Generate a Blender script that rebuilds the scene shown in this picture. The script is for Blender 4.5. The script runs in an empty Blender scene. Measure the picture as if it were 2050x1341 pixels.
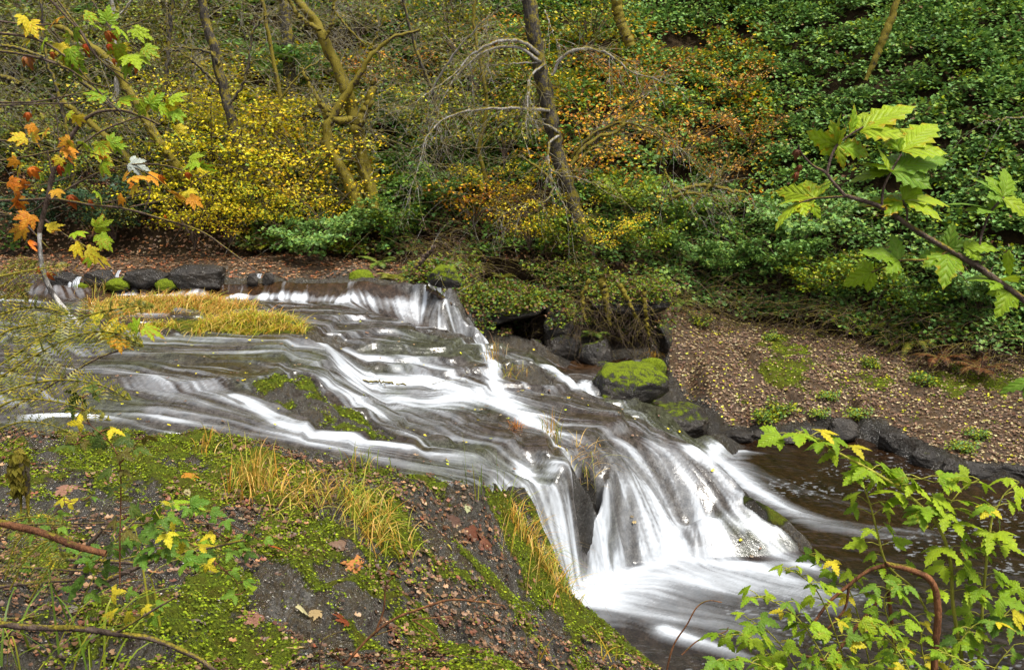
import bpy, math, random
import numpy as np
from mathutils import Vector, Matrix
from mathutils.geometry import delaunay_2d_cdt

# ------------------------------------------------------------------ camera, world, sun, exposure
S = bpy.context.scene
CAMZ, F, HOR = 5.4, 1900.0, 300.0
PITCH = math.atan((670.5 - HOR) / F)
cam_data = bpy.data.cameras.new("camera")
cam = bpy.data.objects.new("camera", cam_data)
S.collection.objects.link(cam)
cam.location = (0, 0, CAMZ)
cam.rotation_euler = (math.pi / 2 - PITCH, 0, 0)
cam_data.sensor_width = 36.0
cam_data.lens = 36.0 * F / 2050.0
cam_data.clip_start = 0.05
cam_data.clip_end = 2000
S.camera = cam

SUN_EL, SUN_ROT = math.radians(66), math.radians(135)
world = bpy.data.worlds.new("World")
S.world = world
world.use_nodes = True
wn = world.node_tree
bg = wn.nodes["Background"]
sky = wn.nodes.new("ShaderNodeTexSky")
sky.sky_type = 'NISHITA'
sky.sun_disc = False
sky.sun_elevation = SUN_EL
sky.sun_rotation = SUN_ROT
sky.air_density = 1.0
sky.dust_density = 4.0
hs = wn.nodes.new("ShaderNodeHueSaturation")
hs.inputs["Saturation"].default_value = 0.16
wn.links.new(sky.outputs[0], hs.inputs["Color"])
wn.links.new(hs.outputs[0], bg.inputs[0])
bg.inputs[1].default_value = 0.09
sl = bpy.data.lights.new("sun", 'SUN')
sl.energy = 2.8
sl.angle = math.radians(14)
sl.color = (1.0, 0.95, 0.86)
sun = bpy.data.objects.new("sun", sl)
S.collection.objects.link(sun)
sd = Vector((math.sin(SUN_ROT) * math.cos(SUN_EL), math.cos(SUN_ROT) * math.cos(SUN_EL), math.sin(SUN_EL)))
sun.rotation_euler = sd.to_track_quat('Z', 'Y').to_euler()
S.view_settings.view_transform = 'Standard'
S.view_settings.look = 'None'
S.view_settings.exposure = 1.02
S.view_settings.gamma = 1.0
S.cycles.max_bounces = 5
S.cycles.diffuse_bounces = 3
S.cycles.glossy_bounces = 2
S.cycles.transmission_bounces = 3
S.cycles.transparent_max_bounces = 4
S.cycles.sample_clamp_indirect = 4.0

rng = np.random.default_rng(7)
random.seed(7)
CT, ST = math.cos(PITCH), math.sin(PITCH)

# ------------------------------------------------------------------ small helpers
def ray(px, py):
    u = (px - 1025.0) / F
    v = (670.5 - py) / F
    return np.array([u, CT + v * ST, -ST + v * CT])

def at_z(px, py, z):
    d = ray(px, py)
    t = (z - CAMZ) / d[2]
    return np.array([d[0] * t, d[1] * t, z])

def at_y(px, py, y):
    d = ray(px, py)
    t = y / d[1]
    return np.array([d[0] * t, y, CAMZ + d[2] * t])

def project(x, y, z):
    zc = y * CT - (z - CAMZ) * ST
    yc = y * ST + (z - CAMZ) * CT
    return 1025 + F * x / zc, 670.5 - F * yc / zc

def vnoise(x, y, seed=0):
    xi = np.floor(x).astype(np.int64); yi = np.floor(y).astype(np.int64)
    fx = x - xi; fy = y - yi
    fx = fx * fx * (3 - 2 * fx); fy = fy * fy * (3 - 2 * fy)
    def h(a, b):
        n = (a * 374761393 + b * 668265263 + seed * 1442695041) & 0xffffffff
        n = ((n ^ (n >> 13)) * 1274126177) & 0xffffffff
        return ((n ^ (n >> 16)) & 0xffff) / 65535.0
    return ((h(xi, yi) * (1 - fx) + h(xi + 1, yi) * fx) * (1 - fy)
            + (h(xi, yi + 1) * (1 - fx) + h(xi + 1, yi + 1) * fx) * fy)

def fbm(x, y, seed=0, octv=4):
    s = 0; a = 0.5; t = 0
    for k in range(octv):
        s = s + a * vnoise(x, y, seed + k * 17); t += a
        x = x * 2.03 + 5.1; y = y * 2.03 + 1.7; a *= 0.5
    return s / t

def sstep(a, b, x):
    t = np.clip((x - a) / (b - a), 0, 1)
    return t * t * (3 - 2 * t)

def blur(a, s):
    r = int(max(1, round(3 * s)))
    k = np.exp(-np.arange(-r, r + 1) ** 2 / (2 * s * s)); k /= k.sum()
    p = np.pad(a, ((r, r), (0, 0)), mode='edge')
    o = sum(k[i] * p[i:i + a.shape[0]] for i in range(2 * r + 1))
    p = np.pad(o, ((0, 0), (r, r)), mode='edge')
    return sum(k[i] * p[:, i:i + a.shape[1]] for i in range(2 * r + 1))

def in_poly(x, y, poly):
    ins = np.zeros(x.shape, bool)
    n = len(poly)
    for i in range(n):
        x1, y1 = poly[i][0], poly[i][1]
        x2, y2 = poly[(i + 1) % n][0], poly[(i + 1) % n][1]
        if y1 == y2: continue
        c = ((y1 > y) != (y2 > y)) & (x < (x2 - x1) * (y - y1) / (y2 - y1) + x1)
        ins ^= c
    return ins

def seg_dist(x, y, pts):
    """distance to a plan polyline, running parameter (0..n-1) of the nearest point"""
    best = np.full(x.shape, 1e9); par = np.zeros(x.shape)
    tx = np.zeros(x.shape); ty = np.zeros(x.shape)
    for i in range(len(pts) - 1):
        ax, ay = pts[i][0], pts[i][1]; bx, by = pts[i + 1][0], pts[i + 1][1]
        dx, dy = bx - ax, by - ay
        L2 = dx * dx + dy * dy + 1e-9
        t = np.clip(((x - ax) * dx + (y - ay) * dy) / L2, 0, 1)
        d = np.hypot(x - ax - t * dx, y - ay - t * dy)
        m = d < best
        best = np.where(m, d, best); par = np.where(m, i + t, par)
        L = math.sqrt(L2)
        tx = np.where(m, dx / L, tx); ty = np.where(m, dy / L, ty)
    return best, par, tx, ty

# ------------------------------------------------------------------ mesh helpers
def make_mesh(name, verts, faces=None, flat=None, smooth=True, cols=None, uvs=None, normals=None):
    """flat = (loop_vertex_index, loop_total per face); cols = dict of per-vertex float or colour attributes"""
    me = bpy.data.meshes.new(name)
    verts = np.asarray(verts, np.float32)
    if flat is None:
        tot = np.array([len(f) for f in faces], np.int32)
        loops = np.fromiter((i for f in faces for i in f), np.int32, int(tot.sum()))
    else:
        loops, tot = flat
        loops = np.asarray(loops, np.int32).ravel(); tot = np.asarray(tot, np.int32)
    me.vertices.add(len(verts)); me.vertices.foreach_set("co", verts.ravel())
    me.loops.add(len(loops)); me.loops.foreach_set("vertex_index", loops)
    me.polygons.add(len(tot))
    st = np.zeros(len(tot), np.int32); st[1:] = np.cumsum(tot)[:-1]
    me.polygons.foreach_set("loop_start", st)
    try: me.polygons.foreach_set("loop_total", tot)
    except Exception: pass
    me.polygons.foreach_set("use_smooth", np.full(len(tot), smooth, bool))
    for k, v in (cols or {}).items():
        v = np.asarray(v, np.float32)
        if v.ndim == 1:
            at = me.attributes.new(k, 'FLOAT', 'POINT'); at.data.foreach_set("value", v)
        else:
            if v.shape[1] == 3: v = np.concatenate([v, np.ones((len(v), 1), np.float32)], 1)
            at = me.attributes.new(k, 'FLOAT_COLOR', 'POINT'); at.data.foreach_set("color", v.ravel())
    if uvs is not None:
        uv = me.uv_layers.new(name="UVMap")
        uv.data.foreach_set("uv", np.asarray(uvs, np.float32)[loops].ravel())
    me.update(calc_edges=True)
    return me

def link(name, me, mat, parent=None, loc=None):
    o = bpy.data.objects.new(name, me)
    if mat is not None and not me.materials: me.materials.append(mat)
    S.collection.objects.link(o)
    if parent is not None: o.parent = parent
    if loc is not None: o.location = loc
    return o

def tag(o, label=None, cat=None, group=None, kind=None):
    if label: o["label"] = label
    if cat: o["category"] = cat
    if group: o["group"] = group
    if kind: o["kind"] = kind
    return o

def thing(name, label, cat, loc=(0, 0, 0), group=None):
    o = bpy.data.objects.new(name, None)
    o.empty_display_size = 0.2
    S.collection.objects.link(o); o.location = loc
    return tag(o, label, cat, group)

def grid_faces(nx, ny, keep=None):
    i = np.arange(ny - 1)[:, None] * nx + np.arange(nx - 1)[None, :]
    f = np.stack([i, i + 1, i + nx + 1, i + nx], -1).reshape(-1, 4)
    if keep is not None: f = f[keep.ravel()]
    return f

# ------------------------------------------------------------------ materials
class NT:
    def __init__(s, name):
        s.m = bpy.data.materials.new(name); s.m.use_nodes = True
        s.t = s.m.node_tree; s.b = s.t.nodes["Principled BSDF"]
    def n(s, typ, **kw):
        x = s.t.nodes.new("ShaderNode" + typ)
        for k, v in kw.items():
            if k.startswith("i_"): x.inputs[k[2:].replace("_", " ")].default_value = v
            else: setattr(x, k, v)
        return x
    def l(s, a, b):
        s.t.links.new(a, b)
    def attr(s, name):
        return s.n("Attribute", attribute_name=name)
    def math(s, op, a, b=None, clamp=False):
        x = s.n("Math", operation=op, use_clamp=clamp)
        for i, v in enumerate((a, b)):
            if v is None: continue
            if isinstance(v, (int, float)): x.inputs[i].default_value = v
            else: s.l(v, x.inputs[i])
        return x.outputs[0]
    def mix(s, f, a, b, blend='MIX'):
        x = s.n("Mix", data_type='RGBA', blend_type=blend)
        for k, v in ((0, f), (6, a), (7, b)):
            if isinstance(v, (int, float)): x.inputs[k].default_value = v
            elif isinstance(v, tuple): x.inputs[k].default_value = (*v, 1) if len(v) == 3 else v
            else: s.l(v, x.inputs[k])
        return x.outputs[2]
    def ramp(s, f, stops):
        x = s.n("ValToRGB")
        e = x.color_ramp.elements
        while len(e) < len(stops): e.new(0.5)
        for k, (p, c) in enumerate(stops):
            e[k].position = p; e[k].color = (*c, 1) if len(c) == 3 else c
        s.l(f, x.inputs[0]); return x.outputs[0]
    def noise(s, scale, detail=4, rough=0.6, vec=None, dist=0.0):
        x = s.n("TexNoise"); x.inputs["Scale"].default_value = scale
        x.inputs["Detail"].default_value = detail; x.inputs["Roughness"].default_value = rough
        x.inputs["Distortion"].default_value = dist
        if vec is not None: s.l(vec, x.inputs["Vector"])
        return x.outputs["Fac"]
    def mapping(s, scale=(1, 1, 1), rot=(0, 0, 0)):
        g = s.n("NewGeometry"); m = s.n("Mapping"); s.l(g.outputs["Position"], m.inputs["Vector"])
        m.inputs["Scale"].default_value = scale; m.inputs["Rotation"].default_value = rot
        return m.outputs[0]
    def bump(s, h, strength=0.5, dist=0.02, nrm=None):
        x = s.n("Bump"); x.inputs["Strength"].default_value = strength; x.inputs["Distance"].default_value = dist
        s.l(h, x.inputs["Height"])
        if nrm is not None: s.l(nrm, x.inputs["Normal"])
        return x.outputs[0]
    def out(s, col=None, rough=None, spec=None, nrm=None):
        for k, v in (("Base Color", col), ("Roughness", rough), ("Specular IOR Level", spec), ("Normal", nrm)):
            if v is None: continue
            if isinstance(v, (int, float)): s.b.inputs[k].default_value = v
            elif isinstance(v, tuple): s.b.inputs[k].default_value = (*v, 1)
            else: s.l(v, s.b.inputs[k])
        return s.m

# ------------------------------------------------------------------ terrain heights
CP = []           # (x, y, z)
def C(px, py, zp, zs=None):
    p = at_z(px, py, zp); CP.append((p[0], p[1], zp if zs is None else zs)); return len(CP) - 1
def Wd(x, y, z):
    CP.append((x, y, z)); return len(CP) - 1
EDG = []
def line(*pts):
    ids = [C(*p) for p in pts]
    EDG.extend((ids[i], ids[i + 1]) for i in range(len(ids) - 1)); return ids

def line_t(*pts):
    ids = []
    for px, py, t in pts:
        d = ray(px, py); CP.append((d[0] * t, d[1] * t, CAMZ + d[2] * t)); ids.append(len(CP) - 1)
    EDG.extend((ids[i], ids[i + 1]) for i in range(len(ids) - 1))
def Ct(*pts):
    for px, py, t in pts:
        d = ray(px, py); CP.append((d[0] * t, d[1] * t, CAMZ + d[2] * t))
# near rock shelf
for p in [(-120, 1400, 2.5), (0, 1341, 2.45), (300, 1250, 2.35), (600, 1315, 2.02), (300, 1100, 2.3), (0, 1150, 2.4), (0, 1000, 2.32), (300, 1000, 2.25),
          (500, 1100, 2.15), (700, 1150, 1.88), (900, 1250, 1.42), (1000, 1320, 1.12), (1150, 1330, .72),
          (900, 1100, 1.6), (800, 1000, 1.93), (1000, 1170, 1.08), (1060, 1230, .72), (700, 990, 2.1), (500, 960, 2.2), (600, 1040, 2.08), (1100, 1270, .6),
          (-150, 900, 2.3), (1200, 1341, .55)]: C(*p)
# shelf edge over the pool
line((1010, 985, 1.5), (1050, 1050, 1.12), (1090, 1120, .75), (1128, 1180, .4), (1165, 1212, .22), (1230, 1262, .2), (1310, 1330, .2), (1420, 1420, .2))
line((1062, 985, 1.42), (1090, 1055, .95), (1125, 1130, .45), (1152, 1195, 0, -.25), (1195, 1225, 0, -.4), (1260, 1270, 0, -.4), (1340, 1330, 0, -.4), (1460, 1420, 0, -.4))
# branch A
for p in [(-150, 850, 2.22), (25, 855, 2.2), (250, 850, 2.18), (450, 862, 2.12), (600, 890, 2.06), (750, 912, 1.96), (900, 935, 1.82), (1000, 950, 1.7),
          (700, 950, 2.02), (850, 975, 1.86), (940, 990, 1.74), (430, 890, 2.2), (560, 920, 2.15)]: C(*p)
line((1035, 950, 1.6), (1065, 948, 1.57), (1100, 942, 1.57), (1140, 935, 1.55))
line((1072, 1000, 1.2), (1100, 990, 1.25), (1135, 975, 1.3), (1160, 985, 1.2))
line((1165, 1165, 0, -.2), (1200, 1170, 0, -.2), (1240, 1158, 0, -.2), (1262, 1140, 0, -.3))
# dark rock between the falls and the boulder with rivulets
line((1150, 925, 1.52), (1185, 935, 1.45), (1215, 930, 1.42), (1240, 905, 1.36))
Ct((1165, 1020, 12.05), (1185, 1000, 12.15), (1210, 985, 12.5), (1240, 985, 12.75), (1265, 1005, 12.75), (1290, 1035, 12.8), (1200, 965, 12.4), (1195, 1060, 12.2), (1235, 1060, 12.5))
line((1180, 1130, 0, -.2), (1225, 1152, 0, -.2), (1270, 1155, 0, -.2), (1300, 1140, 0, -.2), (1330, 1112, .02, -.1))
# big right fall: lip, first drop, hump, second drop
line_t((1248, 898, 13.3), (1290, 905, 13.55), (1340, 903, 13.8), (1385, 897, 14.0), (1408, 902, 14.05), (1440, 930, 13.95), (1490, 982, 13.65))
line_t((1240, 930, 13.1), (1290, 940, 13.4), (1340, 935, 13.65), (1395, 935, 13.8))
Ct((1300, 985, 13.15), (1330, 1020, 13.2), (1350, 1052, 13.3), (1375, 1062, 13.35), (1400, 990, 13.5), (1440, 1000, 13.5), (1420, 1052, 13.25))
line_t((1362, 1075, 13.05), (1385, 1052, 13.1), (1412, 1040, 13.12), (1450, 1036, 13.2), (1500, 1046, 13.2), (1550, 1072, 13.1), (1595, 1100, 13.0))
line_t((1378, 1092, 12.9), (1420, 1075, 12.92), (1470, 1078, 12.95), (1530, 1095, 12.95), (1580, 1112, 12.9))
line((1345, 1100, .04, .0), (1385, 1122, 0, -.12), (1430, 1132, 0, -.15), (1500, 1132, 0, -.15), (1570, 1130, 0, -.15), (1620, 1120, 0, -.2), (1645, 1108, 0, -.2))
line_t((1470, 985, 13.7), (1510, 1003, 13.45), (1560, 1030, 13.3), (1600, 1065, 13.2), (1628, 1098, 13.1))
# hidden drop behind that ridge
for (px, t, z) in [(1440, 15.3, -.4), (1500, 14.8, -.4), (1570, 14.4, -.4), (1640, 14.0, -.4), (1400, 15.4, -.3), (1330, 15.6, .2), (1260, 15.9, .45), (1190, 16.9, .7), (1140, 18.0, .95)]:
    Wd((px - 1025) / F * t, .95 * t, z)
# apron
for p in [(1350, 872, 1.18), (1250, 860, 1.42), (1200, 870, 1.45), (1300, 852, 1.3), (1100, 850, 1.52), (1130, 900, 1.52), (1060, 900, 1.6), (1180, 790, 1.5), (1100, 790, 1.58),
          (1000, 860, 1.62), (900, 890, 1.72), (850, 880, 1.76), (820, 905, 1.85), (950, 920, 1.72), (1010, 810, 1.58), (1060, 835, 1.5), (1130, 745, 1.55), (1060, 770, 1.66),
          (950, 840, 1.62), (940, 800, 1.6), (880, 830, 1.6), (800, 800, 1.6), (760, 770, 1.68), (850, 780, 1.62), (740, 740, 1.78), (820, 750, 1.72), (900, 770, 1.68),
          (980, 760, 1.66), (975, 715, 1.8), (1000, 700, 1.86), (1080, 712, 1.72), (1100, 725, 1.6), (960, 690, 1.93), (900, 730, 1.82), (850, 705, 1.95), (750, 700, 2.0), (900, 690, 2.0),
          (1030, 735, 1.78), (990, 790, 1.6), (740, 840, 1.75), (790, 870, 1.78)]: C(*p)
line((640, 677, 2.28), (662, 700, 2.22), (672, 730, 2.15), (690, 760, 2.05), (720, 800, 1.95), (770, 840, 1.88))
line((700, 700, 2.05), (715, 730, 1.9), (725, 760, 1.8), (750, 795, 1.7), (790, 825, 1.64), (830, 860, 1.7))
# moss rock and shallow slope left of it
for p in [(620, 755, 2.24), (560, 745, 2.24), (500, 760, 2.24), (600, 800, 2.16), (680, 830, 2.06), (560, 790, 2.22), (640, 700, 2.24), (600, 850, 2.06), (700, 870, 1.98),
          (790, 895, 1.9), (500, 835, 2.08), (480, 800, 2.2), (400, 780, 2.25), (250, 780, 2.27), (100, 760, 2.3), (-150, 740, 2.35), (300, 820, 2.2), (100, 820, 2.22),
          (400, 830, 2.16), (550, 700, 2.27), (400, 700, 2.28), (200, 700, 2.3), (0, 690, 2.33)]: C(*p)
# islands and the flats behind
for p in [(200, 668, 2.31), (350, 672, 2.31), (500, 674, 2.31), (610, 672, 2.3), (350, 650, 2.42), (500, 655, 2.44), (580, 658, 2.4), (430, 645, 2.42), (300, 632, 2.36), (450, 632, 2.36),
          (250, 615, 2.46), (350, 615, 2.48), (450, 620, 2.46), (520, 620, 2.42), (200, 605, 2.42), (580, 622, 2.36), (620, 615, 2.33), (300, 600, 2.35), (450, 604, 2.33), (0, 640, 2.36), (-150, 620, 2.4),
          (100, 600, 2.4), (0, 580, 2.5), (-150, 560, 2.6), (100, 570, 2.55), (700, 668, 2.08), (930, 682, 1.93)]: C(*p)
line((230, 589, 2.5), (400, 588, 2.5), (560, 590, 2.49), (640, 594, 2.48), (700, 599, 2.47), (780, 596, 2.47), (830, 596, 2.46), (870, 598, 2.46), (890, 606, 2.42))
line_t((230, 602, 19.5), (400, 604, 19.35), (560, 605, 19.3), (640, 610, 19.0), (700, 614, 18.65), (750, 628, 18.75), (800, 646, 18.7), (850, 664, 18.7), (900, 672, 18.7), (950, 676, 18.8), (975, 675, 18.9))
line_t((885, 603, 19.1), (915, 622, 19.1), (945, 645, 19.05), (966, 666, 19.0))
for (px, t, z) in [(905, 19.9, 1.5), (935, 19.6, 1.3), (965, 19.35, 1.15), (990, 19.0, 1.1)]:
    Wd((px - 1025) / F * t, .955 * t, z)
line_t((620, 652, 17.3), (680, 655, 17.3), (760, 664, 17.4), (830, 676, 17.3))
line_t((560, 628, 18.1), (640, 630, 18.0), (700, 640, 18.0), (750, 646, 18.0), (800, 656, 17.9), (850, 671, 17.7))
for p in [(250, 570, 2.56), (400, 568, 2.56), (550, 570, 2.56), (700, 573, 2.55), (820, 578, 2.52), (880, 590, 2.5), (400, 562, 2.56), (600, 566, 2.57), (750, 568, 2.56)]: C(*p)
# far bank, first leafy ledge
line((-150, 562, 2.62), (120, 563, 2.62), (420, 562, 2.62), (560, 563, 2.63), (740, 566, 2.65), (850, 572, 2.66))
line((-150, 540, 2.86), (120, 545, 2.84), (420, 546, 2.83), (560, 552, 2.78), (740, 555, 2.8), (850, 560, 2.82))
for p in [(0, 520, 2.92), (250, 520, 2.92), (450, 525, 2.92), (700, 530, 2.92), (880, 540, 2.9)]: C(*p)
# deep channel behind the apron, its wall
for (px, t, z) in [(960, 20.3, 1.0), (1010, 19.6, .95), (1060, 19.4, .9), (1100, 18.9, .9), (990, 18.4, 1.2), (900, 20.6, 1.6)]:
    Wd((px - 1025) / F * t, .95 * t, z)
for p in [(1200, 745, .88), (1150, 775, 1.0), (1240, 722, .88), (1170, 730, .88), (1290, 745, .85), (1250, 760, .85)]: C(*p)
line((895, 575, 2.7), (930, 640, 1.9), (975, 680, 1.2), (1050, 700, .98), (1150, 722, .93), (1230, 712, .95), (1310, 722, .98))
line((900, 560, 2.8), (940, 612, 2.2), (1000, 640, 1.75), (1060, 640, 1.62), (1150, 645, 1.6), (1230, 640, 1.65), (1310, 650, 1.5), (1335, 680, 1.3))
line((900, 545, 2.95), (1000, 575, 2.3), (1100, 575, 2.25), (1200, 585, 2.15), (1300, 600, 1.95), (1400, 615, 1.5))
# flat rocks and slab on the far bank
for p in [(1260, 800, .85), (1330, 815, .72), (1340, 862, .5), (1300, 835, .72), (1425, 860, .38), (1385, 878, .3), (1240, 780, .8)]: C(*p)
line((1310, 850, .3, .2), (1390, 893, 0, -.35), (1445, 878, 0, -.35), (1440, 862, .1, .05), (1370, 800, .3, .3), (1330, 755, .5, .5))
line((1335, 690, 1.18), (1340, 735, .95), (1365, 782, .7), (1400, 825, .5), (1450, 858, .28), (1560, 862, .2), (1640, 848, .22), (1670, 840, .25))
for p in [(1500, 800, .5), (1500, 725, .95), (1600, 820, .42), (1512, 722, .99), (1614, 816, .48), (1700, 780, .66), (2000, 850, .52), (2060, 780, .85), (1420, 760, .8), (1400, 700, 1.1), (1500, 640, 1.3), (1700, 700, 1.1), (1850, 760, .82),
          (2000, 765, .9), (2200, 760, .9)]: C(*p)
line((1680, 855, .15, -.1), (1700, 866, 0, -.3))
line((1450, 886, 0, -.4), (1560, 889, 0, -.4), (1660, 884, 0, -.4), (1740, 885, 0, -.4), (1840, 938, 0, -.4), (1900, 962, 0, -.4), (2060, 975, 0, -.4), (2300, 985, 0, -.4))
line((1730, 838, .38), (1850, 897, .3), (1920, 928, .22), (2060, 938, .22), (2300, 950, .2))
# pools
for p in [(1300, 1220), (1420, 1300), (1600, 1250), (1800, 1341), (2100, 1341), (2100, 1150), (1800, 1100), (1700, 1000), (1560, 940), (1900, 1030), (1450, 1180), (1650, 1160), (2400, 1150), (2400, 1500), (1500, 1500)]:
    C(p[0], p[1], 0, -.5)
# outside the picture
for p in [(-4, 4.2, 3.2), (0, 4.4, 2.6), (4, 5.5, 0.5), (-9, 4.5, 3.2), (3, 4.6, 1.6), (6, 5, 1.6), (10, 5, 2.2), (14, 8, 2), (14, 14, 2), (10, 9, .0), (11, 12, -.2), (11.5, 17, 1.4),
          (-13, 8, 2.6), (-14, 14, 2.4), (-15, 20, 2.6), (-15, 24, 2.9), (-4, 2.5, 3.7), (4, 2.5, 3.7), (0, 0, 3.8), (-30, 0, 4), (30, 0, 4), (-30, 14, 4), (30, 14, 6), (-12, 2, 3.8), (12, 2, 3.8),
          (-60, -60, 4), (60, -60, 4), (-16, 4, 3.5)]: Wd(*p)
# hillside: foot line, then slope
FOOT = [(-60, 24, 3.0), (-20, 23.2, 2.95), (-8, 22.7, 2.9), (-3, 22.8, 2.86), (-.8, 22.3, 2.6), (.6, 22.0, 2.3), (2.6, 21.9, 2.1), (4.2, 22.9, 1.75), (6, 22.9, 1.45), (8, 21.2, 1.3), (9.8, 19.0, 1.1), (13, 18, 2.5), (30, 18, 8), (60, 18, 16)]
for (x, y, z) in FOOT: Wd(x, y, z)
FX = np.array([p[0] for p in FOOT]); FY = np.array([p[1] for p in FOOT]); FZ = np.array([p[2] for p in FOOT])
def hill_z(x, y):
    fy = np.interp(x, FX, FY); fz = np.interp(x, FX, FZ)
    d = np.maximum(y - fy, 0)
    z = fz + np.minimum(d, 17.0) * (.80 + .05 * np.sin(x * .35)) + np.maximum(d - 17, 0) * .05
    return z + np.clip(d, 0, 2) * .35 * (fbm(x * .45, y * .45, 3, 3) - .5) * 1.6
cpa = np.array(CP)
_o = delaunay_2d_cdt([Vector((p[0], p[1])) for p in CP], EDG, [], 0, 1e-4)
tv = np.array([(v.x, v.y) for v in _o[0]]); tz = np.array([cpa[o[0]][2] if len(o) else np.nan for o in _o[3]])
for i in np.where(np.isnan(tz))[0]:
    d = np.hypot(cpa[:, 0] - tv[i, 0], cpa[:, 1] - tv[i, 1]); k = np.argsort(d)[:3]
    tz[i] = (cpa[k, 2] / (d[k] + .01)).sum() / (1 / (d[k] + .01)).sum()
TRI = _o[2]
def raster(x0, y0, h, nx, ny):
    Z = np.full((ny, nx), np.nan)
    for t in TRI:
        p = tv[list(t)]; z = tz[list(t)]
        i0 = max(int(np.ceil((p[:, 0].min() - x0) / h)), 0); i1 = min(int((p[:, 0].max() - x0) / h) + 1, nx)
        j0 = max(int(np.ceil((p[:, 1].min() - y0) / h)), 0); j1 = min(int((p[:, 1].max() - y0) / h) + 1, ny)
        if i0 >= i1 or j0 >= j1: continue
        X, Y = np.meshgrid(x0 + h * np.arange(i0, i1), y0 + h * np.arange(j0, j1))
        d = (p[1, 1] - p[2, 1]) * (p[0, 0] - p[2, 0]) + (p[2, 0] - p[1, 0]) * (p[0, 1] - p[2, 1])
        if abs(d) < 1e-12: continue
        a = ((p[1, 1] - p[2, 1]) * (X - p[2, 0]) + (p[2, 0] - p[1, 0]) * (Y - p[2, 1])) / d
        b = ((p[2, 1] - p[0, 1]) * (X - p[2, 0]) + (p[0, 0] - p[2, 0]) * (Y - p[2, 1])) / d
        c = 1 - a - b
        m = (a > -1e-6) & (b > -1e-6) & (c > -1e-6)
        zz = a * z[0] + b * z[1] + c * z[2]
        Zs = Z[j0:j1, i0:i1]; Zs[m] = zz[m]
    return Z
HX0, HY0, HH, HNX, HNY = -14.0, 1.0, 0.05, 541, 521      # to x=13, y=27
HF = raster(HX0, HY0, HH, HNX, HNY)
CXc, CYc, CH, CNX, CNY = -60.0, -60.0, 0.5, 241, 181
HC = raster(CXc, CYc, CH, CNX, CNY)
def bil(A, x, y, x0, y0, h):
    fx = np.clip((x - x0) / h, 0, A.shape[1] - 1.001); fy = np.clip((y - y0) / h, 0, A.shape[0] - 1.001)
    i = fx.astype(int); j = fy.astype(int); fx = fx - i; fy = fy - j
    return (A[j, i] * (1 - fx) + A[j, i + 1] * fx) * (1 - fy) + (A[j + 1, i] * (1 - fx) + A[j + 1, i + 1] * fx) * fy
gx, gy = np.meshgrid(HX0 + HH * np.arange(HNX), HY0 + HH * np.arange(HNY))
def hillmix(Z, x, y):
    fy = np.interp(x, FX, FY)
    w = sstep(-.3, .5, y - fy)
    return np.where(np.isnan(Z), hill_z(x, y), Z * (1 - w) + hill_z(x, y) * w)
HF = hillmix(HF, gx, gy)
HF = .7 * blur(HF, .9) + .3 * blur(HF, 1.8)
# thin flat beds: the apron drops in small broken steps
_gy, _gx = np.gradient(blur(HF, 2.0), HH); _gs = np.hypot(_gx, _gy)
_w = sstep(.55, .25, blur(_gs, 2.0)) * sstep(10.2, 11, gy) * sstep(18.6, 17.5, gy) * sstep(.15, .5, HF) * sstep(4.6, 3.4, gx)
_q = HF / .13 + fbm(gx * .7, gy * .7, 52, 3) * 2.2
_st = np.floor(_q) + sstep(0, .22, _q % 1)
HF = HF + _w * (_st - _q + .39) * .13 * .85
# two caverns washed out under the bank
for _p in ([(-.75, 20.0), (.35, 20.0), (.5, 22.6), (-.7, 22.6)], [(2.15, 20.0), (3.1, 19.9), (3.2, 22.6), (2.2, 22.6)]):
    _c = in_poly(gx, gy, _p) & (gy > 20.2); HF = np.where(_c, np.minimum(HF, 1.0 + .1 * (gy - 20)), HF)
HS = HF.copy()                                     # smooth bed for the water
# bedrock relief: thin beds running down-stream, broken edges
u_ = (gx * .62 + gy * -.78); v_ = (gx * .78 + gy * .62)
warp = fbm(gx * .5, gy * .5, 11, 3) * 1.6
beds = fbm(v_ * 3.2 + warp * 2, u_ * .5, 21, 4)
st_ = np.abs(((v_ * 1.4 + warp * 1.5 + fbm(u_ * .8, v_ * .8, 31, 3) * .8) % 1.0) - .5)
REL = (beds - .5) * .12 + sstep(.1, .0, st_) * -.05 + (fbm(gx * 4, gy * 4, 41, 4) - .5) * .06 + (np.abs(fbm(v_ * 6 + warp * 3, u_ * 1.6, 42, 4) - .5) - .1) * -.12
ter = np.floor(HF * 9 + fbm(gx * .9, gy * .9, 51, 3) * 3) / 9 - HF
_sh = sstep(11.2, 10.2, gy) * sstep(.1, .4, HF)
_q = HF / .10 + fbm(v_ * .8, u_ * .5, 53, 4) * 3.5
HF = HF + _sh * (np.floor(_q) + sstep(0, .25, _q % 1) - _q + .4) * .10 * .7
HF = HF + REL
def _pl(pts): return [at_z(*p)[:2] for p in pts]
_d = seg_dist(gx, gy, _pl([(1470, 690, 1.1), (1512, 724, .97), (1560, 765, .72), (1612, 816, .48), (1650, 838, .35)]))[0]
HF = HF - .16 * np.exp(-(_d / .07) ** 2) - .05 * sstep(.9, 0, _d) * (fbm(gx, gy, 5, 2) > .5)
_d = seg_dist(gx, gy, _pl([(1318, 700, 1.1), (1345, 752, .85), (1372, 800, .6), (1410, 842, .4), (1450, 866, .2)]))[0]
HF = HF - .30 * np.exp(-(_d / .13) ** 2)
_d = seg_dist(gx, gy, _pl([(1360, 745, .9), (1400, 790, .65), (1440, 830, .45)]))[0]
HF = HF - .14 * np.exp(-(_d / .08) ** 2)
HF_hillw = sstep(-1.2, 0.3, gy - np.interp(gx, FX, FY))
coarse = (fbm(gx * 1.2, gy * 1.2, 61, 4) - .5)
HF = HF + HF_hillw * coarse * .5
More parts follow.
